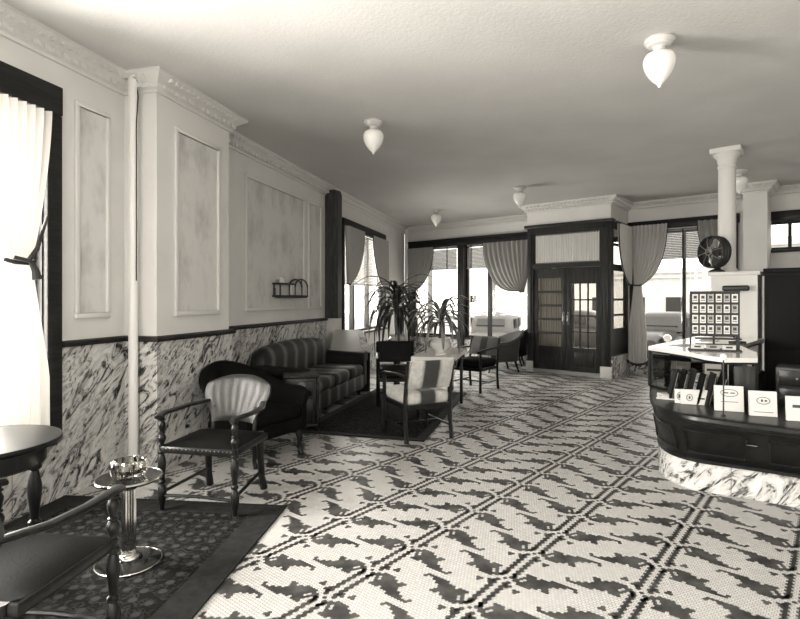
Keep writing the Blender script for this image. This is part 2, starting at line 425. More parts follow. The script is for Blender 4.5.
mb = MB(); mb.prism([Bn0, Bn, Bf, Bf0], 0, H); struct(mb.build('wall_left_breast', 'plaster'))
# bulkhead over the vestibule
mb = MB(); mb.prism([VL, VR, VB, F1E], 2.92, H); struct(mb.build('wall_vestibule', 'plaster'))
# pier between the far windows
pr = (5.63, 8.70)
mb = MB(); mb.prism([pr, add(pr, E, .33), add(add(pr, E, .33), V_, .62), add(pr, V_, .62)], 0, H); struct(mb.build('wall_pier', 'plaster'))

# crown moulding, one run round the room
crown_prof = [(0, H), (0, 3.17), (.022, 3.17), (.022, 3.195), (.05, 3.205), (.05, 3.235), (.085, 3.262), (.12, 3.285), (.14, 3.295), (.14, H)]
path = [A0, Bn0, Bn, Bf, Bf0, K, F1E, VL, VR, VB, add(pr, V_, -0.0+.0)]
pA = add(K, E, (uvw(pr)[0]-uvw(K)[0])); path = [A0, Bn0, Bn, Bf, Bf0, K, F1E, VL, VR, VB, pA, pr, add(pr, E, .33), add(pA, E, .33), FEND]
mb = MB(); ns, mit = sweep(mb, path, crown_prof)
for i in range(len(path)-1):
    L = math.dist(path[i], path[i+1]); n = int(L/.075)
    d = ((path[i+1][0]-path[i][0])/L, (path[i+1][1]-path[i][1])/L)
    for k in range(n):
        q = add(add(path[i], d, (k+.5)*L/n), ns[i], .055)
        mb.box((q[0], q[1], 3.219), (.04, .03, .034), rz=ang(d))
        q = add(add(path[i], d, (k+.5)*L/n), ns[i], .108)
        mb.box((q[0], q[1], 3.272), (.03, .04, .022), rz=ang(d))
struct(mb.build('trim_crown', 'crown', sharp=.5))
# marble wainscot and its dark rail
wp = [lw(3.885), Bn0, Bn, Bf, Bf0, lw(8.77)]
mb = MB(); sweep(mb, wp, [(0, 0), (.025, 0), (.025, 1.10), (0, 1.10)]); struct(mb.build('trim_marble', 'marble', flat=True))
mb = MB(); sweep(mb, wp, [(0, 1.095), (.045, 1.095), (.055, 1.11), (.05, 1.13), (.03, 1.14), (0, 1.14)]); struct(mb.build('trim_rail', 'trimwood'))
mb = MB(); sweep(mb, [lw(8.77), K, (F1E[0]-.0, F1E[1])], [(0, 0), (.025, 0), (.025, .50), (0, .50)]); struct(mb.build('trim_low_marble', 'marble', flat=True))
mb = MB(); sweep(mb, [lw(-1.95), lw(2.0)], [(0, 0), (.03, 0), (.03, .42), (0, .42)]); sweep(mb, [lw(2.0), lw(3.95)], [(0, 0), (.03, 0), (.03, .42), (0, .42)]); struct(mb.build('trim_near_marble', 'marble', flat=True))
mb = MB(); sweep(mb, [VB, pA], [(0, 0), (.03, 0), (.03, .34), (0, .34)]); struct(mb.build('trim_far_marble', 'marble', flat=True))

# framed wallpaper panels
def wall_panel(base, d, s0, s1, z0, z1, n):
    o = thing('trim_panel', None, None, (base[0], base[1], 0), ang(d), kind='structure')
    mb = MB(); mb.bb(s0, s1, -.006, 0, z0, z1); mb.build('wallpaper', 'panel', o)
    mb = MB()
    for a, b, c, e in ((s0-.03, s1+.03, z1-.01, z1+.03), (s0-.03, s1+.03, z0-.03, z0+.01), (s0-.03, s0+.01, z0+.01, z1-.01), (s1-.01, s1+.03, z0+.01, z1-.01)):
        mb.bb(a, b, -.026, 0, c, e, bev=.008)
    mb.build('moulding', 'crown', o)
def lsr(x, base, d):     # distance along a wall where a sight line of that slope meets it
    r = (x-400)/530
    return (r*base[1]-base[0])/(d[0]-r*d[1])
wall_panel(A0, DL, lsr(77, A0, DL), lsr(106, A0, DL), 1.33, 2.93, 1)
wall_panel(Bn, DL, lsr(176, Bn, DL), lsr(217, Bn, DL), 1.33, 2.93, 2)
wall_panel(Bf0, DL, lsr(246, Bf0, DL), lsr(303, Bf0, DL), 1.33, 2.93, 3)
wall_panel(Bf0, DL, lsr(308.5, Bf0, DL), lsr(320, Bf0, DL), 1.33, 2.93, 4)

# dark timber post on the left wall
pw = lw(8.77)
mb = MB(); mb.bb(0, .19, -.228, 0, 1.13, 3.19); mb.loft([[(0, 0, 3.19), (0, -.228, 3.19), (.19, -.228, 3.19), (.19, 0, 3.19)], [(.03, 0, 3.26), (.03, -.16, 3.26), (.19, -.20, 3.26), (.19, 0, 3.26)]])
struct(mb.build('trim_post', 'postwood', loc=(pw[0], pw[1], 0), rz=ang(DL)))

# windows --------------------------------------------------------------
def window(n, base, d, s0, s1, z0, z1, mull=(), rails=(), head=(.16, .1), casing=.1, sill=True, bar=.05, headz=None):
    o = thing('window_%d' % n, None, None, (base[0], base[1], 0), ang(d), kind='structure')
    mb = MB(); f = .05
    mb.bb(s0, s1, .06, .12, z1-f, z1); mb.bb(s0, s1, .06, .12, z0, z0+f); mb.bb(s0, s0+f, .06, .12, z0+f, z1-f); mb.bb(s1-f, s1, .06, .12, z0+f, z1-f)
    mb.bb(s0, s0+.01, 0, .06, z0, z1); mb.bb(s1-.01, s1, 0, .06, z0, z1); mb.bb(s0, s1, 0, .06, z1-.01, z1)
    for m_ in mull: mb.bb(m_-bar/2, m_+bar/2, .05, .13, z0+f, z1-f)
    for r_ in rails: mb.bb(s0+f, s1-f, .07, .11, r_-.02, r_+.02)
    if casing:
        mb.bb(s0-casing, s0, -.04, .02, z0-.02, z1, bev=.01); mb.bb(s1, s1+casing, -.04, .02, z0-.02, z1, bev=.01)
        mb.bb(s0-casing, s1+casing, -.045, .02, z1, z1+head[0], bev=.008)
    mb.build('window_frame', 'trimwood', o)
    mb = MB(); mb.bb(s0+.02, s1-.02, .086, .092, z0+.02, z1-.02); mb.build('pane', 'glass', o)
    if sill:
        mb = MB(); mb.bb(s0-.05, s1+.05, -.08, .10, z0-.04, z0, bev=.008); mb.build('window_sill', 'trimwood', o)
    return o
window(1, A0, DL, ls(-1.2), ls(1.5), .45, 2.8, mull=[ls(.15)], head=(.19, 0), casing=.10)
window(2, A0, DL, ls(2.2), ls(3.76), .45, 2.78, mull=[ls(3.0)], head=(.21, 0), casing=.125)
window(3, A0, DL, ls(9.6), ls(12.15), .80, 2.78, mull=[ls(10.3), ls(11.2)], head=(.14, 0), casing=.07, bar=.09)
window(4, K, E, .25, 1.72, .52, 2.76, head=(.16, 0), casing=.0)
window(5, K, E, 1.89, 3.85, .52, 2.76, mull=[2.53], head=(.16, 0), casing=0, bar=.08)
window(6, K, E, 5.85, 7.35, .36, 2.76, mull=[6.66], head=(.14, 0), casing=.0)
window(7, K, E, 7.92, 9.4, 2.27, 2.76, mull=[8.25, 8.7], head=(.16, 0), casing=.08)
for i, (a, b, c, d_) in enumerate(W_B): window(8+i, BEND, (-1, 0), a, b, c, d_, mull=[(a+b)/2], casing=.08)
# header beams and the mullion post of the far wall
mb = MB(); mb.bb(.08, 4.02, -.07, 0, 2.76, 2.92, bev=.01); mb.bb(.08, 4.02, -.10, 0, 2.90, 2.94, bev=.008)
mb.bb(1.72, 1.89, -.07, 0, .0, 2.76); mb.bb(.10, .25, -.05, 0, .5, 2.76); mb.bb(3.85, 4.02, -.05, 0, 0, 2.76)
struct(mb.build('trim_window_header', 'trimwood', loc=(K[0], K[1], 0), rz=ang(E)))
mb = MB(); mb.bb(5.70, 7.55, -.07, 0, 2.78, 2.92, bev=.01); mb.bb(5.70, 7.55, -.10, 0, 2.90, 2.94, bev=.008); mb.bb(5.72, 5.85, -.04, 0, .35, 2.78); mb.bb(7.35, 7.5, -.04, 0, .35, 2.78)
mb.bb(7.45, 7.53, -.09, -.04, .35, 2.78)
struct(mb.build('trim_right_header', 'trimwood', loc=(K[0], K[1], 0), rz=ang(E)))

# the vestibule --------------------------------------------------------
VX = (VL[0], VL[1], 0); VRZ = ang(E)
mb = MB()
mb.bb(0, .12, 0, .12, 0, 2.92); mb.bb(1.47, 1.65, 0, .12, 0, 2.92)
mb.bb(0, 1.65, 0, .12, 2.76, 2.92); mb.bb(-.05, 1.70, -.05, .12, 2.86, 2.92, bev=.01); mb.bb(.12, 1.47, 0, .10, 2.06, 2.14)
mb.bb(.79, .81, .03, .09, .07, 2.06)
mb.bb(.03, .09, -.015, 0, .22, 2.74, bev=.006); mb.bb(1.52, 1.60, -.015, 0, .22, 2.74, bev=.006)
struct(mb.build('trim_vestibule', 'doorwood', loc=VX, rz=VRZ))
mb = MB(); mb.bb(-.02, .13, -.03, 0, 0, .21, bev=.006); mb.bb(1.46, 1.67, -.03, 0, 0, .21, bev=.006); struct(mb.build('trim_plinth_blocks', 'crown', loc=VX, rz=VRZ))
mb = MB(); mb.bb(.12, 1.47, -.01, .13, 0, .065); struct(mb.build('trim_threshold', 'midstone', loc=VX, rz=VRZ))
# transom
o = thing('window_11', None, None, VX, VRZ, kind='structure')
mb = MB(); mb.bb(.12, 1.47, .03, .08, 2.70, 2.76); mb.bb(.12, 1.47, .03, .08, 2.14, 2.17); mb.bb(.12, .16, .03, .08, 2.17, 2.70); mb.bb(1.43, 1.47, .03, .08, 2.17, 2.70); mb.build('window_frame', 'doorwood', o)
mb = MB(); mb.bb(.15, 1.44, .052, .058, 2.17, 2.71); mb.build('pane', 'glass', o)
mb = MB(); mb.grid(lambda u, v: (.155+1.28*u, .035+.012*math.sin(u*2*PI*26), 2.15+.57*v), 260, 2, .003)
t_ = mb.build('transom_curtain', 'transom', loc=VX, rz=VRZ); tag(t_, 'pleated white curtain filling the transom above the double doors', 'curtain')
def leaf(n, x0, x1, kind):
    o = thing('door_%d' % n, None, None, VX, VRZ, kind='structure')
    mb = MB(); st = .10 if kind else .09
    mb.bb(x0, x0+st, .035, .08, .07, 2.05, bev=.004); mb.bb(x1-st, x1, .035, .08, .07, 2.05, bev=.004); mb.bb(x0+st, x1-st, .035, .08, 1.86 if kind == 0 else 1.74, 2.05); mb.bb(x0+st, x1-st, .035, .08, .07, .52)
    mb.bb(x0+st+.05, x1-st-.05, .025, .036, .16, .43, bev=.008)
    w = x1-x0-2*st
    if kind == 0:
        for k in range(1, 5): mb.bb(x0+st, x1-st, .04, .075, .52+1.34*k/5-.022, .52+1.34*k/5+.022)
    else:
        for k in range(1, 4): mb.bb(x0+st, x1-st, .045, .07, .52+1.22*k/4-.013, .52+1.22*k/4+.013)
        for k in (1, 2): mb.bb(x0+st+w*k/3-.013, x0+st+w*k/3+.013, .045, .07, .52, 1.74)
    mb.build('door_frame', 'doorwood', o)
    mb = MB(); mb.bb(x0+st-.01, x1-st+.01, .055, .06, .51, 1.87); mb.build('pane', 'glass', o)
    if kind == 0:
        mb = MB(); mb.grid(lambda u, v: (x0+st+w*u, .085+.008*math.sin(u*60), .50+1.38*v), 60, 2, .002); mb.build('shade', 'sign', o)
    hx = x1-.04 if kind == 0 else x0+.04
    mb = MB(); mb.bb(hx-.02, hx+.02, .02, .036, .95, 1.2, bev=.004); mb.tube([(hx, .03, 1.0), (hx, -.03, 1.02), (hx, -.03, 1.14), (hx, .03, 1.16)], .009); mb.build('door_handle', 'brass', o)
leaf(1, .125, .795, 0); leaf(2, .805, 1.465, 1)
# left and right sides of the vestibule
L2 = 1.03
mb = MB(); 
for (za, zb) in ((0, .5), (2.0, 2.12), (2.76, 2.92)): mb.bb(.0, L2, 0, .06, za, zb)
mb.bb(0, .1, 0, .06, .5, 2.76); mb.bb(L2-.1, L2, 0, .06, .5, 2.76)
struct(mb.build('trim_vestibule_side', 'doorwood', loc=(F1E[0], F1E[1], 0), rz=ang((-V_[0], -V_[1]))))
o = thing('window_12', None, None, (VR[0], VR[1], 0), ang(V_), kind='structure')
mb = MB(); mb.bb(.0, .16, 0, .07, 0.39, 2.92); mb.bb(L2-.1, L2, 0, .07, .39, 2.92)
for (za, zb) in ((.39, .52), (.86, .90), (1.13, 1.17), (1.42, 1.46), (1.98, 2.10), (2.45, 2.49), (2.76, 2.92)): mb.bb(.16, L2-.1, 0.01, .06, za, zb)
mb.bb(.16, L2-.1, .01, .06, .39, .86)
mb.build('window_frame', 'doorwood', o)
mb = MB(); mb.bb(.15, L2-.09, .03, .035, .8, 2.8); mb.build('pane', 'glass', o)
mb = MB(); mb.bb(0, L2, -.03, .07, 0, .39); mb.build('marble_base', 'marble', o)
# outer street doors
o = thing('door_3', None, None, (K[0], K[1], 0), ang(E), kind='structure')
mb = MB()
for a, b in ((4.15, 4.50), (4.50, 5.22), (5.22, 5.66)):
    mb.bb(a, a+.045, .1, .15, 0, 2.7); mb.bb(b-.045, b, .1, .15, 0, 2.7); mb.bb(a+.045, b-.045, .1, .15, 0, .3); mb.bb(a+.045, b-.045, .1, .15, 2.6, 2.7); mb.bb(a+.045, b-.045, .1, .15, 2.08, 2.14)
mb.build('door_frame', 'doorwood', o)
mb = MB(); mb.bb(4.17, 5.64, .12, .125, .28, 2.62); mb.build('pane', 'glass', o)

# pipes ----------------------------------------------------------------
pp = add(add(Bn, NL, -.165), DL, -.075)
o = thing('steam_pipe', 'white painted vertical pipe running floor to ceiling before the chimney breast', 'pipe', (pp[0], pp[1], 0))
mb = MB(); mb.lathe([(.037, 0.02), (.037, 3.30)], seg=20); mb.build('pipe_run', 'pipe', o)
mb = MB(); mb.lathe([(.060, 0), (.060, .012), (.040, .03)], seg=20); mb.build('collar', 'pipe', o); mb = MB(); mb.lathe([(.040, 3.28), (.060, 3.305), (.060, H)], seg=20); mb.build('collar', 'pipe', o)
mb = MB(); mb.tube([(.036, -.02, 1.6), (.036, -.02, 2.9), (.045, -.01, 3.12), (.03, 0, 3.22), (.036, -.02, 3.29)], .005, 6); mb.build('bell_wire', 'iron', o)
mb = MB(); mb.lathe([(.045, 0), (.045, 3.30)], seg=16)
o = mb.build('corner_pipe', 'pipe', loc=(K[0]+.05, K[1]-.16, 0)); tag(o, 'pale vertical pipe standing in the far left corner beside the window', 'pipe')
sw = add(add(Bn, NL, -.225), DL, -.001)
o = thing('bell_push', 'small dark round bell push on the wall beside the white pipe', 'switch', (sw[0], sw[1], 1.87), ang(NL))
mb = MB(); mb.box((0, -.008, 0), (.035, .016, .05), bev=.006); mb.build('plate', 'iron', o)
mb = MB(); mb.tube([(0, -.016, 0), (0, -.022, 0)], .008, 10); mb.build('button', 'midink', o)

# ceiling lights --------------------------------------------------------
def light_fixture():
    o = thing('ceiling_light', '', 'ceiling light')
    mb = MB(); mb.lathe([(.100, 0), (.105, -.012), (.098, -.028), (.085, -.036), (.078, -.05), (.05, -.058), (.045, -.062)], seg=32); mb.build('ceiling_plate', 'fitting', o)
    mb = MB(); mb.lathe([(.048, -.055), (.042, -.075), (.036, -.088), (.05, -.094), (.058, -.098)], seg=24); mb.build('neck', 'fitting', o)
    mb = MB(); mb.lathe([(.05, -.096), (.075, -.1), (.095, -.112), (.106, -.135), (.110, -.16), (.105, -.195), (.09, -.235), (.068, -.272), (.045, -.3), (.026, -.318), (.014, -.33), (.008, -.345), (.001, -.348)], seg=32); mb.build('globe', 'opal', o)
    return o
lf = light_fixture()
for i, ((x, y), lab) in enumerate([((1.87, 3.82), 'large white acorn glass ceiling light nearest the camera, upper right'),
        ((-.28, 5.58), 'white acorn glass ceiling light at upper centre-left, above the striped chair'),
        ((2.0, 8.85), 'white acorn glass ceiling light just before the vestibule bulkhead'),
        ((.76, 11.1), 'small farthest acorn ceiling light above the pair of plants and far windows'),
        ((4.93, 7.70), 'white acorn ceiling light partly hidden behind the round column')]):
    o = lf if i == 0 else dup(lf)
    o.location = (x, y, H); o['label'] = lab; o['group'] = 'acorn ceiling lights'

# curtains and blinds ---------------------------------------------------
def curtain(base, d, xt0, xt1, z0, xg, zg, zb, label, mat='curtain', pleats=9, wg=.10, wtail=.16, y0=-.10, dip=.0, edge=True, tail=True, ex=2.2, group=None, fr=False, cut=1.0):
    """hung from xt0..xt1 at z0, tied at xg,zg; the free edge is at xt1"""
    o = thing('curtain', label, 'curtain', (base[0], base[1], 0), ang(d), group)
    sg = 1 if xt1 > xt0 else -1
    def f(u, v):
        x = xt0+u*(xt1-xt0); gx = xg+sg*(u-.5)*wg
        e = v**ex if u > .001 else v
        e = v**(1+(ex-1)*u)
        z = z0+(zg-z0)*v-dip*u*math.sin(PI*min(1, v**1.5))
        amp = .042*(1-.6*v)
        return (x+(gx-x)*e, y0+amp*math.sin(u*2*PI*pleats)-.02*v, z)
    mb = MB(); mb.grid(f, pleats*8, 24, .003)
    mb.build('swag', mat, o)
    if tail:
        def h(u, v):
            w = wg+(wtail-wg)*min(1, v*1.6)
            return (xg+sg*(u-.5)*w, y0-.02+(.012+.014*v)*math.sin(u*2*PI*6), zg+(zb-zg)*v)
        mb = MB(); mb.grid(h, 48, 14, .003); mb.build('tail', mat, o)
    if edge:
        mb = MB(); mb.tube([(f(1, k/24)[0], f(1, k/24)[1]-.004, f(1, k/24)[2]) for k in range(25)], .010, 6)
        if fr:
            mb.build('fringe', 'fringe', o); mb = MB(); mb.tube([(xg-wtail*.6, y0-.03, zb+.05), (xg-wtail*.4, y0-.03, zb+.0), (xg, y0-.03, zb-.04), (xg+wtail*.4, y0-.03, zb), (xg+wtail*.6, y0-.03, zb+.05)], .022, 8)
        mb.build('fringe', 'fringe', o)
    mb = MB(); mb.tube([(xg-wg*.62, y0-.02, zg+.005), (xg-wg*.3, y0-.05, zg-.01), (xg+wg*.3, y0-.05, zg-.01), (xg+wg*.62, y0-.02, zg+.005)], .014, 8); mb.build('tieback', 'fringe', o)
    return o
def blind(base, d, x0, x1, z0, z1, tapes, label, y=-.0, group=None):
    o = thing('venetian_blind', label, 'blind', (base[0], base[1], 0), ang(d), group)
    mb = MB(); n = int((z1-z0-.06)/.032)
    for k in range(n): mb.box(((x0+x1)/2, y, z0+.04+k*.032), (x1-x0, .036, .003), rx=.95)
    mb.build('slats', 'blind', o)
    mb = MB(); mb.bb(x0, x1, y-.02, y+.02, z0, z0+.022, bev=.004); mb.bb(x0, x1, y-.02, y+.02, z1-.03, z1, bev=.004); mb.build('rail', 'blind', o)
    for t in tapes:
        mb = MB(); mb.bb(t-.014, t+.014, y-.024, y-.021, z0, z1); mb.build('tape', 'tape', o)
gb = 'venetian blinds in the street windows'
blind(K, E, .32, 1.66, 2.18, 2.75, [.60, 1.38], 'half-lowered venetian blind in the far window left of the dark mullion post', group=gb)
blind(K, E, 1.96, 3.78, 2.18, 2.75, [2.08, 2.62, 3.3], 'half-lowered venetian blind in the far window right of the dark mullion post', group=gb)
blind(K, E, 5.92, 7.28, 2.20, 2.75, [6.25, 6.66, 7.0], 'half-lowered venetian blind in the street window behind the postcard rack', group=gb)
blind(A0, DL, ls(9.68), ls(12.08), 1.72, 2.76, [ls(9.9), ls(10.9), ls(11.6)], 'venetian blind in the left wall window beyond the dark post', group=gb)
gc = 'tied-back net curtains'
curtain(K, E, .18, 1.02, 2.76, .30, 1.62, .6, 'net curtain swag tied at the far left corner behind the tall dark plant', 'curtain2', 8, tail=False, dip=.12, group=gc)
curtain(K, E, 3.80, 2.46, 2.76, 3.46, 1.62, .6, 'net curtain swag in the far window against the left side of the vestibule', 'curtain2', 11, tail=False, dip=.25, group=gc)
curtain(A0, DL, ls(9.50), ls(10.45), 2.77, ls(9.56), 1.72, .8, 'net curtain swag right beside the tall dark timber post', 'curtain2', 7, tail=False, dip=.1, group=gc)
curtain(A0, DL, ls(12.22), ls(11.05), 2.77, ls(12.1), 1.60, .8, 'net curtain swag in the left wall window, farther from the dark post', 'curtain2', 7, tail=False, dip=.1, group=gc)
curtain(K, E, 5.78, 6.42, 2.86, 5.90, 1.72, .22, 'long net curtain with tail reaching down beside the vestibule', 'curtain', 9, wg=.14, wtail=.34, dip=.12, y0=-.13, fr=True, group=gc)
curtain((VB[0], VB[1]), (-V_[0], -V_[1]), .04, .84, 2.84, .10, 1.74, .8, 'short net curtain swag hung over the vestibule side window', 'curtain', 7, tail=False, dip=.1, y0=.09, group=gc)
curtain(K, E, 7.42, 6.92, 2.86, 7.34, 2.0, 1.2, 'net curtain swag behind the fan and the round column', 'curtain2', 5, tail=False, dip=.08, y0=-.13, group=gc)
nc = curtain(A0, DL, ls(3.26), ls(3.755), 2.765, ls(3.52), 1.70, .46, 'long white curtain gathered at the near left window above the round table', 'curtain', 8, wg=.17, wtail=.44, y0=-.06, ex=1.6, edge=False)
mb = MB(); a_ = ls(3.52); b_ = ls(3.74); mb.tube([(a_-.08, -.13, 1.72), (a_, -.16, 1.70), (a_+.08, -.14, 1.79), (b_, -.06, 2.03)], [.014, .018, .014, .010], 8)
mb.tube([(a_+.02, -.15, 1.70), (a_+.05, -.16, 1.64), (a_+.06, -.165, 1.58)], [.012, .022, .030], 10); mb.build('cord', 'fringe', nc)

# ------------------------------------------------------------------ rugs
def rug(name, label, corner, d, w, l, bw, mats):
    """corner = near right corner, d = direction away, width to the left"""
    o = MB(); left = (-d[1], d[0])
    mb = o
    mb.bb(-w, 0, 0, l, .002, .012)
    mb.mi = 1; mb.bb(-w+bw, -bw, bw, l-bw, .003, .0135)
    ob = mb.build(name, mats, loc=(corner[0], corner[1], 0), rz=ang(d)-PI/2, flat=True)
    return tag(ob, label, 'rug')
d1 = (.115, .993)
rug('floral_rug', 'floral rug with plain grey border under the turned-leg armchair, front left', (-.788-.115*2.6, 3.695-.993*2.6), d1, 1.68, 2.6, .19, ['rugb', 'rug'])
d2 = (.27, .963)
rug('sofa_rug', 'dark figured rug in front of the striped sofa, striped chair on its corner', (.243, 5.37), d2, 1.45, 2.9, .10, ['rug2b', 'rug2'])

# ------------------------------------------------------------------ chairs
def turned(mb, x, y, z0, z1, r=.02, seg=14):
    h = z1-z0
    pr_ = [(.55, 0), (.8, .03), (.75, .07), (1.0, .12), (1.35, .2), (1.45, .28), (1.1, .36), (.7, .4), (1.15, .42), (1.15, .45), (.75, .47), (.9, .55), (1.25, .66), (1.3, .74), (.95, .82), (.7, .86), (1.25, .88), (1.25, .91), (.8, .93), (1, 1)]
    mb.lathe([(r*a, z0+h*b) for a, b in pr_], (x, y, 0), seg)
def wooden_armchair(label):
    o = thing('wooden_armchair', label, 'chair')
    w, dpt = .27, .24
    mb = MB(); mb.box((0, 0, .415), (.56, .50, .05), bev=.012); mb.build('seat_frame', 'chairwood', o)
    mb = MB()
    mb.grid(lambda u, v: ((u-.5)*.54, (v-.5)*.48, .44+.035*(1-(2*u-1)**4)*(1-(2*v-1)**4)), 14, 14, .012); mb.build('seat', 'leather', o)
    mb = MB()
    for k in range(18): mb.lathe([(.005, 0), (.0045, .003), (.001, .004)], (-.255+k*.03, 0, 0), 6)
    for v in mb.bm.verts: v.co = Vector((v.co.x, -.251-v.co.z, .425+v.co.y))
    mb.build('nail_heads', 'brass', o)
    for sx in (-1, 1):
        mb = MB(); turned(mb, sx*w, -dpt+.01, 0, .44, .021); mb.build('leg', 'chairwood', o)
        mb = MB(); mb.tube([(sx*.215, .25, .44), (sx*.215, .25, .25), (sx*.22, .265, .1), (sx*.225, .29, 0.004)], [.028, .026, .024, .028], 10); mb.build('leg', 'chairwood', o)
        mb = MB(); turned(mb, sx*w, -dpt+.01, .44, .635, .019); mb.build('arm_post', 'chairwood', o)
        mb = MB(); mb.tube([(sx*(w+.0), -dpt-.03, .637), (sx*(w+.025), -dpt+.06, .648), (sx*(w+.03), -.05, .645), (sx*(w+.02), .12, .648), (sx*.225, .28, .655)], [.019, .021, .019, .018, .016], 10, flat=(1.4, .8)); mb.build('arm', 'chairwood', o)
        mb = MB(); mb.tube([(sx*.17, .24, .42), (sx*.17, .255, .55), (sx*.17, .27, .62)], .016, 8); mb.build('back_upright', 'chairwood', o)
    mb = MB(); mb.tube([(-w, -dpt+.01, .10), (0, -dpt+.01, .11), (w, -dpt+.01, .10)], .012, 8); mb.tube([(-w, -dpt+.01, .12), (-.215, .26, .14)], .012, 8); mb.tube([(w, -dpt+.01, .12), (.215, .26, .14)], .012, 8); mb.build('stretcher', 'chairwood', o)
    # shield shaped padded back
    def f(u, v, s):
        q = 2*u-1; vv = min(1, v/.8); hw = .17+.10*vv*vv*(3-2*vv); top = .845-.065*abs(q)**2.4
        x = q*hw*(1-.05*max(0, (v-.8)/.2)**2); z = .505+(top-.505)*v
        puff = .026*(1-q**4)*(1-(2*v-1)**6)
        return (x, .285+.10*v-.06*q*q-s*(puff+.01)+.0016*math.sin(u*2*PI*8)*math.sin(PI*v), z)
    mb = MB(); mb.grid(lambda u, v: f(u, v, 1), 60, 14); mb.grid(lambda u, v: f(1-u, v, -1), 60, 14)
    for uu in (0, 1):
        mb.grid(lambda a, v: tuple(Vector(f(uu, v, 1)).lerp(Vector(f(uu, v, -1)), a)), 2, 14)
    for vv in (0, 1):
        mb.grid(lambda u, a: tuple(Vector(f(u, vv, 1)).lerp(Vector(f(u, vv, -1)), a)), 60, 2)
    mb.build('backrest', 'backhide', o, sharp=1.2)
    return o
wa = wooden_armchair('turned-leg wooden armchair with shiny hide back, on the floral rug beside the smoking stand')
wa.location = (-1.31, 3.78, .0145); wa.rotation_euler.z = face_rz(-.20, -.98)
wb = dup(wa, (-1.49, 2.01, .0145), face_rz(.13, .99), 'dark wooden armchair cut off at the lower left corner, its arm beside the smoking stand')

def tub_chair(label, mat, name='tub_armchair', legs='chairwood', hi=.84):
    o = thing(name, label, 'chair')
    W, D = .34, .34
    def line(t):     # t 0..1 round the U from the left arm front to the right arm front
        a = PI*(1.0-t)
        if t < .25: k = t/.25; return (-W, -D+.02+(D)*k)
        if t > .75: k = (1-t)/.25; return (W, -D+.02+(D)*k)
        a = PI-PI*(t-.25)/.5
        return (W*math.cos(a), .02+.34*math.sin(a))
    def top(t):
        k = min(1, max(0, 1-abs(t-.5)/.30)); k = k*k*(3-2*k)
        return .60+(hi-.60)*k-(.04*(1-min(1, min(t, 1-t)/.06)))
    rings = []
    for i in range(41):
        t = i/40; x, y = line(t); x2, y2 = line(min(1, t+.01)); x1, y1 = line(max(0, t-.01))
        dx, dy = x2-x1, y2-y1; l = math.hypot(dx, dy); nx, ny = -dy/l, dx/l       # outward
        z = top(t); ring = []
        lean = .06*(z-.4)/.4
        for (off, zz) in ((.0, .22), (.03, .24), (.035, .45), (.045+lean*.5, z-.06), (.075+lean, z-.03), (.07+lean, z-.004), (.035+lean, z+.012), (0+lean, z), (-.03+lean, z-.03), (-.045+lean, z-.08), (-.05+lean*.4, .42), (-.05, .22)):
            ring.append((x+nx*off, y+ny*off, zz))
        rings.append(ring)
    mb = MB(); mb.loft(rings); mb.build('backrest', mat, o, sharp=1.0)
    mb = MB(); mb.box((0, -.03, .28), (.60, .62, .13), bev=.03, seg=3); mb.build('seat_base', mat, o)
    mb = MB(); mb.box((0, -.05, .395), (.56, .60, .12), bev=.05, seg=4); mb.build('seat_cushion', mat, o)
    for sx in (-1, 1):
        mb = MB(); mb.tube([(sx*.27, -.30, .23), (sx*.275, -.32, .14), (sx*.28, -.31, .07), (sx*.285, -.335, .005)], [.032, .028, .017, .022], 10); mb.build('leg', legs, o)
        mb = MB(); mb.tube([(sx*.24, .24, .23), (sx*.25, .28, .1), (sx*.26, .31, .005)], [.028, .02, .018], 10); mb.build('leg', legs, o)
    return o
t1 = tub_chair('dark leather tub armchair against the marble, behind the turned-leg chair', 'leather')
t1.location = (-1.36, 4.92, 0); t1.rotation_euler.z = face_rz(.85, -.52)
t2 = tub_chair('grey upholstered tub armchair in profile beside the vestibule', 'clubfab', hi=.80)
t2.location = (1.99, 10.66, 0); t2.rotation_euler.z = face_rz(-.98, -.2)
t3 = tub_chair('dark round-backed armchair half hidden behind the grey tub chair', 'darkfab', hi=.82)
t3.location = (2.38, 11.64, 0); t3.rotation_euler.z = face_rz(-.6, -.8)
t3.rotation_euler.z = face_rz(-.9, .3)

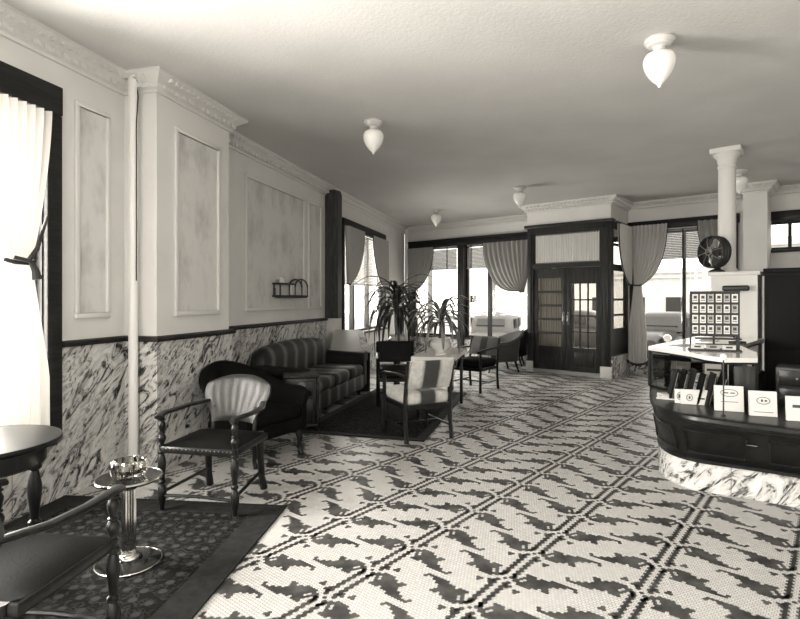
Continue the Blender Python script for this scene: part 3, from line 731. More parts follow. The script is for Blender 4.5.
def frame_armchair(label, mat, nails=True, name='upholstered_armchair', seat=None):
    o = thing(name, label, 'chair')
    W, D = .255, .27
    for sx in (-1, 1):
        mb = MB(); mb.tube([(sx*W, D+.03, .002), (sx*W, D, .2), (sx*W, D, .45), (sx*W, D+.04, .70), (sx*W, D+.07, .82)], [.026, .024, .024, .022, .020], 4); mb.build('rear_leg', 'chairwood', o)
        mb = MB(); mb.tube([(sx*W, -D, .002), (sx*W, -D, .62)], [.026, .022], 4); mb.build('front_leg', 'chairwood', o)
        mb = MB(); mb.tube([(sx*W, D+.03, .66), (sx*W, .05, .665), (sx*W, -D+.03, .645), (sx*W, -D-.05, .625)], [.018, .022, .024, .024], 8, flat=(1.3, .8)); mb.build('arm', 'chairwood', o)
    mb = MB(); mb.bb(-W, W, -D-.015, D+.015, .33, .375)
    mb.tube([(-W, -D, .14), (-W, D, .14)], .012, 6); mb.tube([(W, -D, .14), (W, D, .14)], .012, 6); mb.tube([(-W, 0, .14), (W, 0, .14)], .012, 6); mb.build('seat_rail', 'chairwood', o)
    mb = MB(); mb.box((0, 0, .435), (.50, .56, .14), bev=.055, seg=5); mb.build('seat_cushion', seat or mat, o)
    def f(s):
        return lambda u, v: ((2*u-1)*.243, D-.005+.075*v+.02*v*v-s*(.018+.02*(1-(2*u-1)**4)*(1-(2*v-1)**4)), .535+.29*v)
    mb = MB(); mb.grid(f(1), 20, 12); mb.grid(f(-1), 20, 12)
    for uu in (0, 1): mb.grid(lambda a, v: tuple(Vector(f(1)(uu, v)).lerp(Vector(f(-1)(uu, v)), a)), 2, 12)
    for vv in (0, 1): mb.grid(lambda u, a: tuple(Vector(f(1)(u, vv)).lerp(Vector(f(-1)(u, vv)), a)), 20, 2)
    mb.build('backrest', mat, o, sharp=1.0)
    if nails:
        for sx in (-1, 1):
            mb = MB()
            for k in range(12):
                v = k/11; mb.box((sx*(W+.001), D+.045+.075*v+.02*v*v, .56+.25*v), (.012, .008, .012), bev=.003)
            mb.build('nail_heads', 'brass', o)
    return o
RZ = .0145
c1 = frame_armchair('boldly striped open armchair seen from behind, on the corner of the dark rug', 'stripe')
cdir = (-.41, .91); cc = (.298+cdir[0]*.30, 5.34+cdir[1]*.30); c1.location = (cc[0], cc[1], RZ); c1.rotation_euler.z = face_rz(*cdir)
c2 = frame_armchair('dark plain-backed open armchair facing out from below the tall dark plant', 'darkfab', False)
c2.location = (-.05, 7.35, RZ); c2.rotation_euler.z = face_rz(.05, -1)
c3 = frame_armchair('open armchair with grey back and single black stripe, right of the potted plant table', 'stripe2', False, seat='leather')
c3.location = (1.20, 8.50, 0.001); c3.rotation_euler.z = face_rz(-.62, -.78)

# ------------------------------------------------------------------ sofa
sofa = thing('striped_sofa', 'long striped velvet sofa with rounded back against the marble wall', 'sofa')
sd = DL; sc = (-1.165, 7.20)
sofa.location = (sc[0], sc[1], RZ); sofa.rotation_euler.z = face_rz(NL[0], NL[1])   # local -y faces the room
SL = 2.0
mb = MB(); mb.box((0, -.02, .20), (SL-.1, .78, .22), bev=.03, seg=3); mb.build('base', 'sofa', sofa)
for k in range(3):
    mb = MB(); mb.box((-.565+k*.565, -.10, .385), (.56, .66, .16), bev=.06, seg=4); mb.build('seat_cushion', 'sofa', sofa)
def bk(t):
    e = min(1, (1-abs(2*t-1))/.22); return .83+.05*(1-(2*t-1)**2)-.10*(1-math.sqrt(max(0, 1-(1-e)**2)))
rings = []
for i in range(33):
    t = i/32; x = -SL/2+SL*t; z = bk(t); inset = .02*(1-min(1, (1-abs(2*t-1))/.08))
    rings.append([(x, .36-inset, .1), (x, .40-inset, .5), (x, .41-inset, z-.10), (x, .40-inset, z-.03), (x, .34, z), (x, .27+inset, z-.01), (x, .215+inset, z-.06), (x, .19+inset, z-.14), (x, .20+inset, .42), (x, .20, .1)])
mb = MB(); mb.loft(rings); mb.build('backrest', 'sofa', sofa, sharp=1.0)
for sx in (-1, 1):
    mb = MB(); rings = []
    for i in range(13):
        v = i/12; y = -.40+.70*v; z = .60+.03*v; x0 = sx*(SL/2-.02)
        r_ = [(-.07, .12), (.05, .12), (.055, .40), (.065, z-.10), (.105, z-.07), (.11, z-.02), (.07, z+.015), (0, z+.02), (-.06, z-.0), (-.085, z-.06), (-.075, z-.14)]
        rings.append([(x0+sx*a, y-(.0 if i else 0), b) for a, b in r_])
    mb.loft(rings); arm = mb.build('arm', 'darkfab', sofa, sharp=1.0)
    mb = MB(); mb.box((sx*(SL/2-.02), -.405, .36), (.10, .018, .44), bev=.008); mb.tube([(sx*(SL/2), -.40, .565), (sx*(SL/2), -.42, .565)], .075, 20); mb.build('arm_front', 'clubfab', arm)
    for y in (-.33, .30):
        mb = MB(); mb.lathe([(.02, 0), (.03, .05), (.035, .1)], (sx*(SL/2-.1), y, 0), 12); mb.build('foot', 'chairwood', sofa)

# end cabinet
ec = thing('smoking_cabinet', 'small dark carved cabinet with round medallion at the near end of the sofa', 'cabinet', (-1.10, 5.86, RZ-.001), face_rz(.25, -.97))
mb = MB(); mb.box((0, 0, .33), (.32, .28, .50), bev=.01); mb.box((0, 0, .595), (.38, .34, .025), bev=.01); mb.box((0, 0, .065), (.36, .32, .03), bev=.008); mb.build('carcass', 'chairwood', ec)
mb = MB(); mb.box((0, -.147, .46), (.26, .014, .16), bev=.006); dr = mb.build('drawer', 'chairwood', ec)
mb = MB(); mb.tube([(0, -.154, .50), (0, -.165, .50)], .042, 20); mb.tube([(0, -.165, .50), (0, -.172, .50)], .025, 16); mb.build('medallion', 'brass', dr)
mb = MB(); mb.box((0, -.147, .22), (.25, .014, .26), bev=.006); 
for k in range(5): mb.box((-.08+k*.04, -.156, .22), (.012, .01, .2), bev=.003)
mb.build('door', 'chairwood', ec)
for sx in (-1, 1):
    for y in (-.15, .13):
        mb = MB(); turned(mb, sx*.175, y, .0, .585, .013, 10); mb.build('post', 'chairwood', ec)

# slant-top desk
dk = thing('writing_desk', 'dark writing desk with pale sloping top beyond the far end of the sofa', 'desk')
ft = [(-1.10, 8.40), (-.47, 8.30), (-.60, 9.03), (-1.12, 9.12)]
mb = MB(); mb.loft([[(x, y, 0.0) for x, y in ft], [(ft[0][0], ft[0][1], .61), (ft[1][0], ft[1][1], .61), (ft[2][0], ft[2][1], .90), (ft[3][0], ft[3][1], .90)]]); mb.build('carcass', 'chairwood', dk)
ft2 = [(-1.11, 8.38), (-.45, 8.28), (-.66, 9.03), (-1.12, 9.12)]
mb = MB(); mb.loft([[(ft2[0][0], ft2[0][1], .612), (ft2[1][0], ft2[1][1], .612), (ft2[2][0], ft2[2][1], .905), (ft2[3][0], ft2[3][1], .905)], [(ft2[0][0], ft2[0][1], .628), (ft2[1][0], ft2[1][1], .628), (ft2[2][0], ft2[2][1], .921), (ft2[3][0], ft2[3][1], .921)]]); mb.build('desk_top', 'desk', dk)
for k in range(6):
    t = .08+k*.15; x = -.53-.15*t; y = 8.31+.74*t; z = .642+.29*t
    mb = MB(); mb.box((x, y, z), (.10, .13, .004), rz=.3+R.uniform(-.5, .5), rx=.36)
    o = mb.build('envelope', 'paper' if k % 3 else 'paper2', flat=True); tag(o, 'small loose paper scattered along the right edge of the sloping desk', 'paper', 'papers on the writing desk')

# ------------------------------------------------------------------ plant table, pots, plants
tb = thing('library_table', 'small rectangular table with white cloth, under the pale plant pot', 'table', (.53, 6.83, .0135), ang(DL)-PI/2)
mb = MB(); mb.bb(-.24, .24, -.58, .58, .71, .745, bev=.006); mb.build('tabletop', 'chairwood', tb)
mb = MB(); mb.bb(-.20, .20, -.54, .54, .62, .71); mb.build('apron', 'chairwood', tb)
for sx in (-1, 1):
    for sy in (-1, 1):
        mb = MB(); mb.bb(sx*.19-.02, sx*.19+.02, sy*.52-.02, sy*.52+.02, 0, .62, bev=.004); mb.build('leg', 'chairwood', tb)
mb = MB(); mb.bb(-.255, .255, -.60, .60, .746, .752); mb.bb(-.255, .255, -.606, -.600, .66, .752)
mb.bb(.252, .257, -.60, .60, .70, .752); mb.bb(-.257, -.252, -.60, .60, .70, .752)
o = mb.build('tablecloth', 'cloth', loc=(.53, 6.83, .0135), rz=ang(DL)-PI/2, flat=True); tag(o, 'white cloth covering the small table under the pale plant pot', 'tablecloth')
def plant(name, label, loc, n, lmin, lmax, wid, mat, stem, seed, pot=None, droop=1.0):
    rr = random.Random(seed)
    o = thing(name, label, 'plant', loc)
    zc = 0
    if pot:
        mb = MB(); mb.lathe([(.075, 0), (.08, .02), (.06, .03), (.09, .06), (.125, .10), (.13, .14), (.115, .165), (.105, .18), (.125, .20), (.125, .21), (.11, .21), (.10, .19), (.095, .17), (.001, .165)], seg=28)
        if pot != 1:
            for v in mb.bm.verts: v.co *= pot
        mb.build('pot', 'pot', o)
        zc = .16*pot
    mb = MB(); mb.tube([(0, 0, zc), (.01, 0, zc+stem*.5), (0, .01, zc+stem)], [.035, .03, .025], 10); mb.build('stem', 'bark', o)
    mb = MB()
    for i in range(n):
        a = i*2.399+rr.uniform(-.3, .3); el = (1-i/n)*1.45+rr.uniform(-.15, .1)-.10; l = rr.uniform(lmin, lmax)
        zb = zc+stem*(.55+.45*(1-i/n)); ca, sa = math.cos(a), math.sin(a)
        pts = []; p = Vector((ca*.02, sa*.02, zb)); th = el
        N = 9
        for k in range(N+1):
            pts.append(p.copy()); p = p+Vector((ca*math.cos(th), sa*math.cos(th), math.sin(th)))*l/N; th -= droop*(.26+.10*rr.random())*(1 if th > -1.35 else 0)
        side = Vector((-sa, ca, 0))
        def f(u, v):
            k = v*N; i0 = min(N-1, int(k)); q = pts[i0].lerp(pts[i0+1], k-i0)
            w = wid*math.sin(PI*min(1, (.12+.88*v))**.8)**.7 if v < 1 else 0
            w = wid*(min(1, .45+v*2.2))*(1-max(0, (v-.35)/.65)**1.8)
            return tuple(q+side*(2*u-1)*w+Vector((0, 0, abs(2*u-1)*w*.45)))
        mb.grid(f, 4, N)
    mb.build('foliage', mat, o, sharp=2.5)
    return o
plant('potted_dracaena', 'variegated spiky plant in a pale pot on the white-clothed table', (.50, 6.50, .0135+.754), 52, .42, .66, .023, 'leaf', .34, 3, pot=1.0, droop=.88)
ps = thing('plant_stand', 'dark pedestal stand carrying the tall dark plant by the far corner', 'plant stand', (-.05, 8.50, .0005))
mb = MB(); mb.lathe([(.17, 0), (.17, .03), (.06, .06), (.04, .15), (.06, .35), (.04, .55), (.05, .62), (.15, .64), (.16, .67)], seg=24); mb.build('pedestal', 'chairwood', ps)
plant('dark_palm', 'big dark strap-leaved plant on a pedestal, left of the pale pot plant', (-.05, 8.50, .6715), 80, .60, 1.0, .028, 'leafd', .66, 11, pot=1.0, droop=.92)

# ------------------------------------------------------------------ front left: round table, smoking stand
rt = thing('round_table', 'dark polished round table at the left edge below the curtain', 'table', (-2.04, 2.56, .0145))
mb = MB(); mb.lathe([(.33, .715), (.345, .722), (.35, .735), (.345, .748), (.335, .75)], seg=48); mb.build('tabletop', 'counterwood', rt)
mb = MB(); mb.lathe([(.27, .62), (.28, .63), (.28, .71), (.27, .715)], seg=40); mb.build('apron', 'chairwood', rt)
for a in (50, 140, 230, 320):
    mb = MB(); turned(mb, .235*math.cos(math.radians(a)), .235*math.sin(math.radians(a)), .0, .64, .026, 16); mb.build('leg', 'chairwood', rt)
mb = MB(); mb.lathe([(.14, .16), (.17, .165), (.17, .18), (.14, .185)], seg=32); mb.tube([(-.17, -.2, .172), (.17, .2, .172)], .012, 8); mb.tube([(-.2, .17, .172), (.2, -.17, .172)], .012, 8); mb.build('lower_shelf', 'chairwood', rt)

st = thing('smoking_stand', 'black and chrome smoking stand with fluted column on the floral rug', 'ashtray stand', (-1.478, 2.89, .0145))
mb = MB(); mb.lathe([(.165, 0), (.165, .008), (.13, .018), (.07, .022), (.06, .03)], seg=48); mb.build('base', 'black', st)
mb = MB(); mb.tube([(.166*math.cos(2*PI*k/48), .166*math.sin(2*PI*k/48), .007) for k in range(49)], .0045, 8); mb.build('base_rim', 'chrome', st)
mb = MB(); mb.lathe([(.055, .022), (.055, .035), (.045, .05), (.036, .055)], seg=32); mb.lathe([(.036, .055), (.036, .40)], seg=32, flute=1, fa=.16); mb.lathe([(.036, .40), (.055, .42), (.07, .435), (.10, .445)], seg=32); mb.build('column', 'chrome', st)
mb = MB(); mb.lathe([(.10, .442), (.155, .448), (.165, .46), (.162, .468), (.14, .466), (.001, .464)], seg=48); mb.build('tray', 'black', st)
mb = MB(); mb.tube([(.166*math.cos(2*PI*k/48), .166*math.sin(2*PI*k/48), .464) for k in range(49)], .007, 8); mb.build('tray_rim', 'chrome', st)
mb = MB(); mb.lathe([(.06, 0), (.085, .012), (.098, .055), (.09, .085), (.075, .095), (.07, .09), (.08, .05), (.06, .02), (.001, .015)], seg=28, flute=1, fa=.1)
o = mb.build('glass_ashtray', 'plates', loc=(-1.478, 2.89, .0145+.4665), flat=True); tag(o, 'clear cut-glass ashtray resting on the black smoking stand', 'ashtray')

# wall rack over the sofa
rk = lsr(272, Bf0, DL); rk1 = lsr(300, Bf0, DL)
wr = thing('wall_rack', 'small black wrought-iron wall rack with an arched end above the sofa', 'wall rack', (*add(Bf0, DL, rk), 0), ang(DL))
L = rk1-rk; zt, zb_ = 1.60, 1.49
z_ = lambda y, t: CAMH+(299-y)/530*(7.01+(.83)*t)
mb = MB(); r_ = .012
mb.tube([(0, -.04, 1.60), (.02*0, -.04, 1.52), (0, -.04, 1.50)], r_)
for y in (-.03, -.12):
    mb.tube([(.0, y, 1.655), (L*.48, y, 1.655)], r_); mb.tube([(0, y, 1.655), (0, y, 1.49)], r_); mb.tube([(0, y, 1.49), (L, y, 1.49)], r_*1.2)
    mb.tube([(L*.52+L*.24*(1-math.cos(PI*k/12)), y, 1.62+.11*math.sin(PI*k/12)) for k in range(13)], r_)
    mb.tube([(L*.52, y, 1.62), (L*.52, y, 1.49)], r_*.7); mb.tube([(L, y, 1.62), (L, y, 1.49)], r_*.7)
mb.tube([(0, -.12, 1.655), (0, 0, 1.655)], r_); mb.tube([(L, -.12, 1.49), (L, 0, 1.49)], r_); mb.tube([(0, -.12, 1.49), (0, 0, 1.49)], r_); mb.tube([(L*.52, -.12, 1.49), (L*.52, 0, 1.49)], r_)
mb.tube([(L*.76, -.12, 1.73), (L*.76, -.12, 1.66)], r_*.8)
for k in range(8): mb.box((L*(.08+k*.12), -.075, 1.48), (.03, .12, .03))
mb.build('rack_frame', 'iron', wr)
mb = MB(); mb.lathe([(.04, 0), (.05, .04), (.03, .07), (.02, .075)], (L*.16, -.075, 1.67), 16); mb.build('cup', 'paper', wr)
mb = MB(); mb.lathe([(.018, 0), (.018, .16)], (L*.48, -.08, 1.495), 12); mb.build('candle', 'paper', wr)

# ------------------------------------------------------------------ the cigar counter
Q = [(2.47, 5.24), (2.22, 4.72), (2.10, 4.43), (2.0, 4.11), (2.05, 3.82), (2.23, 3.61), (2.48, 3.41), (3.0, 2.98), (3.71, 2.39)]
P = [(2.56, 5.24), (2.30, 4.72), (2.18, 4.44), (2.155, 4.20), (2.24, 4.02), (2.42, 3.90), (2.71, 3.71), (3.2, 3.30), (3.9, 2.72)]
def cr(pts, n=5):
    out = []
    for i in range(len(pts)-1):
        p0, p1, p2, p3 = (Vector(pts[max(0, min(len(pts)-1, i+k))]) for k in (-1, 0, 1, 2))
        for j in range(n):
            t = j/n; out.append(tuple(.5*((2*p1)+(-p0+p2)*t+(2*p0-5*p1+4*p2-p3)*t*t+(-p0+3*p1-3*p2+p3)*t**3)))
    out.append(pts[-1]); return out
Qs, Ps = cr(Q), cr(P)
back = [(4.45, 3.25), (3.35, 4.25), (3.15, 4.75), (3.08, 5.24)]
def lerp2(a, b, t): return [(p[0]+(q[0]-p[0])*t, p[1]+(q[1]-p[1])*t) for p, q in zip(a, b)]
ct = thing('cigar_counter', 'low curved dark wooden counter on a marble plinth, right foreground', 'counter')
mb = MB(); mb.loft([[(x, y, 0.001) for x, y in Ps+back], [(x, y, .215) for x, y in Ps+back]]); mb.build('plinth', 'marble', ct, flat=True)
mb = MB(); mb.loft([[(x, y, z) for x, y in lerp2(Ps, Qs, t)+back] for t, z in ((.0, .215), (.12, .222), (.12, .245), (.05, .255), (.35, .40), (.62, .50), (.72, .55))]); mb.build('body', 'counterwood', ct, sharp=.8)
# raised mouldings that frame the front panels
mb = MB()
def onb(i, t, z): 
    p = lerp2(Ps, Qs, t)[i]; return (p[0]-.008, p[1]-.010, z)
for a, b in ((9, 17), (19, 27), (29, 34)):
    for t, z in ((.16, .30), (.60, .485)): mb.tube([onb(i, t+.02, z) for i in range(a, b+1)], .006, 6)
    for i in (a, b): mb.tube([onb(i, .18, .30), onb(i, .38, .40), onb(i, .62, .485)], .006, 6)
mb.build('panel_moulding', 'counterwood', ct)
mb = MB(); mb.tube([onb(27, .55, .445), onb(28, .55, .445)], .008, 6); mb.build('label_holder', 'chrome', ct)
mb = MB(); mb.loft([[(x, y, z) for x, y in lerp2(Ps, Qs, t)+back] for t, z in ((.80, .55), (.97, .565), (1.0, .59), (.98, .612), (.93, .62))]); mb.build('shelf', 'counterwood', ct, sharp=.5)

# upper glass case
T = [(2.37, 5.06), (2.42, 4.78), (2.46, 4.49), (2.44, 4.24), (2.50, 4.07), (2.74, 4.06), (3.0, 4.45), (3.32, 5.17), (4.20, 6.10), (3.66, 6.50)]
def inset(poly, k, c=(2.95, 5.2)): return [(p[0]+(c[0]-p[0])*k, p[1]+(c[1]-p[1])*k) for p in poly]
gc_ = thing('display_case', 'glass-fronted display case with white slab top behind the low curved counter', 'display case')
mb = MB(); mb.prism(T, .962, .998); mb.build('slab_top', 'stone', gc_)
low = [(2.62, 5.26), (3.1, 5.26), (3.40, 5.30), T[8], T[9]]
mb = MB(); mb.prism(low, 0.001, .6205); mb.build('base', 'counterwood', gc_)
ti = inset(T, .035)
mb = MB()
for i in (0, 4, 5, 7): mb.box((ti[i][0], ti[i][1], .79), (.03, .03, .34))
mb.prism(inset(T, .02), .945, .962); mb.prism(inset(T, .02), .6205, .635)
mb.build('case_frame', 'counterwood', gc_)
mb = MB()
for i in range(5):
    a, b = ti[i], ti[i+1]; mb.face([(a[0], a[1], .635), (b[0], b[1], .635), (b[0], b[1], .945), (a[0], a[1], .945)])
mb.build('glass_front', 'caseglass', gc_, flat=True)
mb = MB(); ib = inset(T, .30); mb.prism([ib[0], ib[1], (3.02, 4.9), (3.15, 5.2), (4.0, 6.1), (3.62, 6.3)], .635, .945); mb.build('back_panel', 'counterwood', gc_)
mb = MB(); mb.prism([ti[1], ti[2], ti[3], (2.6, 4.2), (2.66, 4.9)], .80, .806); mb.build('inner_shelf', 'caseglass', gc_)
# things in the case
def upright(name, label, cat, c, w, h, th, facing, lean=.15, mat='paper', group=None, marks=None):
    o = thing(name, label, cat, c, face_rz(*facing), group)
    mb = MB(); mb.box((0, math.sin(lean)*h/2, math.cos(lean)*h/2), (w, th, h), rx=-lean); mb.build('cover', mat, o, flat=True)
    if marks:
        mb = MB()
        for kind, x, z, a, b in marks:
            y = math.sin(lean)*z-th/2-.0012; 
            if kind == 'oval':
                mb.tube([(x+a*math.cos(2*PI*k/28), math.sin(lean)*(z+b*math.sin(2*PI*k/28))-(th/2+.001)/math.cos(lean), (z+b*math.sin(2*PI*k/28))*math.cos(lean)) for k in range(29)], .0022, 5)
            else:
                mb.box((x, math.sin(lean)*z-(th/2+.001)/math.cos(lean), z*math.cos(lean)), (a, .0015, b), rx=-lean)
        mb.build('print', 'ink', o, flat=True)
    return o
fc = (-.80, -.60)
pic = [('bar', 0, .11, .10, .14), ('bar', -.045, .03, .03, .012)]
upright('framed_picture', 'dark framed picture standing at the left end inside the glass case', 'picture', (2.58, 4.88, .6352), .16, .24, .012, (-.6, -.8), .1, 'paper2', None, [('bar', -.01, .10, .05, .13), ('bar', .03, .12, .03, .08)])
upright('white_placard', 'white printed placard standing behind the dark upright magazines inside the case', 'placard', (2.68, 4.50, .6352), .19, .26, .01, (-.45, -.9), .08, 'paper', None, [('bar', 0, .21, .13, .02), ('bar', 0, .15, .11, .012), ('bar', -.02, .11, .07, .05)])
# dark upright magazines standing on the counter in front of the glass
tops = [(2.155, 4.28), (2.20, 4.20), (2.245, 4.11), (2.29, 4.03), (2.335, 3.96), (2.385, 3.90)]
for k in range(6):
    c = (2.235+.036*k, 4.41-.070*k, .6212)
    o = upright('magazine', 'dark magazine leaning in the slanted row behind the white papers', 'magazine', c, .12, .25+.012*(k % 3), .016, (-.96, .28), .22, 'leather' if k % 2 else 'darkfab', 'dark magazines in the slanted row')
    mb = MB(); mb.box((0, .026+.012, .12), (.112, .004, .21), rx=-.22); mb.build('pages', 'paper2', o, flat=True)
def shelfpt(x, y, z=.6212): Yd = (CAMH-z)*530/(y-299); return ((x-400)/530*Yd, Yd, z)
# white papers along the front of the counter
for (x, y, w, h, lab, mk_) in [
    (695, 404.5, .20, .115, 'low white card box with an emblem, left of the oval-marked box', [('oval', -.04, .055, .02, .025), ('bar', -.04, .055, .012, .02), ('bar', .04, .05, .05, .012)]),
    (729, 411, .185, .185, 'tall white box with dark oval mark on the curved counter', [('oval', 0, .135, .055, .026), ('bar', -.02, .135, .03, .008), ('bar', .022, .135, .03, .008), ('bar', 0, .07, .11, .004)]),
    (763, 416, .165, .175, 'white box with round seal, right of the oval-marked box', [('oval', 0, .11, .04, .024), ('bar', -.008, .11, .012, .016), ('bar', .015, .11, .014, .012), ('bar', 0, .03, .12, .004)]),
    (799, 421, .14, .165, 'white box at the right edge of the curved counter', [('bar', 0, .1, .08, .02)])]:
    c = shelfpt(x, y)
    o = upright('cardboard_box', lab, 'box', c, w, h, .035, (-.33, -.94), .10, 'paper', None, mk_)
for k, (x, y) in enumerate([(668, 401), (668.5, 400.6), (669, 400.2)]):
    c = shelfpt(x, y); mb = MB(); mb.box((0, 0, 0), (.15-.01*k, .10, .011), bev=.001)
    o = mb.build('pamphlet', 'paper', loc=(c[0]+.04, c[1]+.10, .6275+k*.0125), rz=-.5+.25*k, flat=True)
    tag(o, ['white pamphlet at the bottom of the small pile at the left end of the counter', 'middle pamphlet of the small pile at the left end of the counter', 'top pamphlet of the small pile at the left end of the counter'][k], 'pamphlet', 'pamphlets on the counter')
c = shelfpt(680, 403); upright('round_emblem_card', 'small white card with dark emblem standing beside the pamphlet pile', 'card', c, .075, .11, .004, (-.3, -.95), .15, 'paper', None, [('oval', 0, .055, .02, .028), ('bar', 0, .055, .022, .03)])
# slim lamp post with a white knob
c = shelfpt(723.5, 416)
o = thing('knobbed_rod', 'slim dark rod topped by a white knob in front of the oval-marked box', 'rod', c)
mb = MB(); mb.lathe([(.016, 0), (.012, .008), (.005, .012), (.005, .40)], seg=12); mb.build('rod', 'iron', o)
mb = MB(); mb.lathe([(.006, .395), (.018, .402), (.022, .418), (.018, .434), (.004, .442)], seg=16); mb.build('knob', 'opal', o)
# dark drawers standing at the back of the low counter
dc = thing('drawer_cabinet', 'dark wooden cabinet of small drawers behind the white boxes', 'cabinet', (2.92, 4.12, .6205), ang(E))
mb = MB(); mb.bb(0, 1.3, 0, .30, 0, .30, bev=.004); mb.build('carcass', 'counterwood', dc)
for i in range(5):
    for j in range(2):
        mb = MB(); mb.bb(.02+i*.255, .25+i*.255, -.012, 0, .02+j*.14, .145+j*.14, bev=.004); d_ = mb.build('drawer', 'chairwood', dc)
        mb = MB(); mb.tube([(.135+i*.255, -.012, .083+j*.14), (.135+i*.255, -.03, .083+j*.14)], .008, 8); mb.build('knob', 'brass', d_)
mb = MB(); mb.box((0, 0, .16), (.14, .02, .32), bev=.004)
o = mb.build('display_board', 'doorwood', loc=(2.60, 4.0, .6212), rz=ang((.97, -.25))); tag(o, 'upright brown wooden panel under the white end of the slab top', 'panel')

# postcard rack
rc = (2.765, 4.67)
pk = thing('postcard_rack', 'dark metal rack with four rows of printed cards on the white slab', 'rack', (rc[0], rc[1], .9985), face_rz(-.42, -.91))
RW, RH = .36, .52
mb = MB()
for x in (-RW/2, 0, RW/2): mb.bb(x-(.007 if x <= 0 else .014), x+(.007 if x <= 0 else .014), -.01, .02, .0, RH)
mb.bb(-RW/2, RW/2, -.012, .02, RH-.012, RH)
for k in range(4): mb.bb(-RW/2, RW/2, -.014, .02, .135+.092*k-.004, .135+.092*k+.006)
mb.bb(-RW/2-.02, RW/2+.02, -.10, .07, .0, .012); mb.bb(-RW/2, RW/2, .02, .024, .12, RH); mb.bb(-RW/2+.03, RW/2+.02, -.09, -.08, .055, .065); mb.bb(-RW/2+.03, RW/2+.02, -.09, .0, .10, .112)
mb.build('rack_frame', 'iron', pk)
def card_proto():
    o = thing('picture_card', '', 'card', group='picture cards in the counter rack')
    mb = MB(); mb.box((0, -.018, .041), (.046, .002, .072)); mb.build('card', 'paper', o, flat=True)
    mb = MB(); mb.box((0, -.0198, .05), (.026, .0012, .026)); mb.box((0, -.0198, .022), (.034, .0012, .006)); mb.build('print', 'ink', o, flat=True)
    return o
cp = card_proto()
def rackpt(x, y, z):
    a = pk.rotation_euler.z; return (rc[0]+x*math.cos(a)-y*math.sin(a), rc[1]+x*math.sin(a)+y*math.cos(a), .9985+z)
first = True
pal = ['paper', 'paper', 'paper', 'paper2', 'paper', 'paper2']
cp2 = dup(cp); 
for ch in [x for x in bpy.data.objects if x.parent == cp2]:
    if ch.name.startswith('card'):
        ch.data = ch.data.copy(); ch.data.materials[0] = M['paper2']
uses = {0: 0, 1: 0}
for row in range(4):
    for col in range(6):
        kd = 1 if pal[(col+(row % 2)*1) % 6] == 'paper2' else 0; src = (cp, cp2)[kd]
        o = src if uses[kd] == 0 else dup(src)
        uses[kd] += 1
        x = -RW/2+.035+col*.0595+(0 if col < 3 else .003); o.location = rackpt(x, 0, .1415+.092*row); o.rotation_euler.z = pk.rotation_euler.z
        rn = ['bottom', 'second lowest', 'second highest', 'top'][row]
        o['label'] = ('grey' if kd else 'white')+' picture card in the %s row of the counter rack, %s half' % (rn, 'left' if col < 3 else 'right')
for k in range(3):
    mb = MB(); mb.box((0, 0, .02), (.10, .03, .04), bev=.002); mb.mi = 1; mb.box((0, -.0155, .02), (.05, .001, .015))
    o = mb.build('small_packet', ['paper' if k != 1 else 'paper2', 'ink'], loc=rackpt(-.13+k*.12, -.04, .0125), rz=pk.rotation_euler.z, flat=True)
    tag(o, ['left packet', 'grey middle packet', 'right packet'][k]+' on the foot of the card rack', 'packet', 'packets under the picture cards')
# papers and a pen holder on the slab
for k, (x, y, r_) in enumerate([(2.75, 5.15, .3), (3.35, 5.75, .9)]):
    mb = MB(); mb.box((0, 0, .003), (.24, .17, .005)); o = mb.build('paper_sheet', 'paper', loc=(x, y, .9985), rz=r_, flat=True)
    tag(o, ['white paper sheet lying on the slab top left of the card rack', 'white paper sheet lying on the slab top near the low wall'][k], 'paper')
o = thing('pen_stand', 'dark desk pen in its holder on the slab, right of the card rack', 'pen stand', (3.45, 5.42, .9985))
mb = MB(); mb.box((0, 0, .01), (.14, .08, .02), bev=.006); mb.build('holder', 'iron', o)
mb = MB(); mb.tube([(0, 0, .02), (-.08, .0, .11), (-.12, 0, .15)], [.008, .006, .002], 8); mb.build('pen', 'iron', o)

# low wall with ledge, column, fan
pw0 = (3.777, 6.436)
mb = MB(); mb.bb(0, .47, 0, .5, 0, 1.73); o = struct(mb.build('wall_counter', 'plaster', loc=(*pw0, 0), rz=ang(E)))
mb = MB(); mb.bb(-.03, .50, -.04, .53, 1.73, 1.775, bev=.008); struct(mb.build('trim_ledge', 'crown', loc=(*pw0, 0), rz=ang(E)))
cl = thing('trim_column', None, None, (4.09, 6.63, 1.775), ang(E), kind='structure')
mb = MB(); mb.lathe([(.125, 0), (.125, .03), (.11, .045), (.098, .06), (.098, .7), (.095, 1.30), (.105, 1.31), (.105, 1.33), (.095, 1.335), (.095, 1.36)], seg=32); mb.build('shaft', 'crown', cl)
mb = MB(); mb.lathe([(.095, 1.355), (.105, 1.38), (.11, 1.42), (.135, 1.45), (.15, 1.47), (.15, 1.485)], seg=32); mb.box((0, 0, 1.515), (.33, .33, .06), bev=.006); mb.build('capital', 'crown', cl)
fn = thing('electric_fan', 'black electric fan with round guard on the ledge left of the column', 'fan', (3.86, 6.46, 1.7755), face_rz(-.97, -.25))
mb = MB(); mb.lathe([(.09, 0), (.09, .015), (.06, .03), (.025, .045), (.02, .07)], seg=28); mb.build('base', 'iron', fn)
mb = MB(); fz = .245
mb.tube([(0, -.02, fz), (0, .10, fz)], [.05, .045], 20); mb.box((0, .03, .1), (.03, .03, .14)); mb.build('motor', 'iron', fn)
mb = MB()
for yy, rr_ in ((-.10, .185), (-.06, .192), (-.02, .192), (.02, .185)): mb.tube([(rr_*math.cos(2*PI*k/40), yy, fz+rr_*math.sin(2*PI*k/40)) for k in range(41)], .008, 6)
mb.grid(lambda u, v: (.190*math.cos(2*PI*u), -.09+.11*v, fz+.190*math.sin(2*PI*u)), 40, 2, .004)
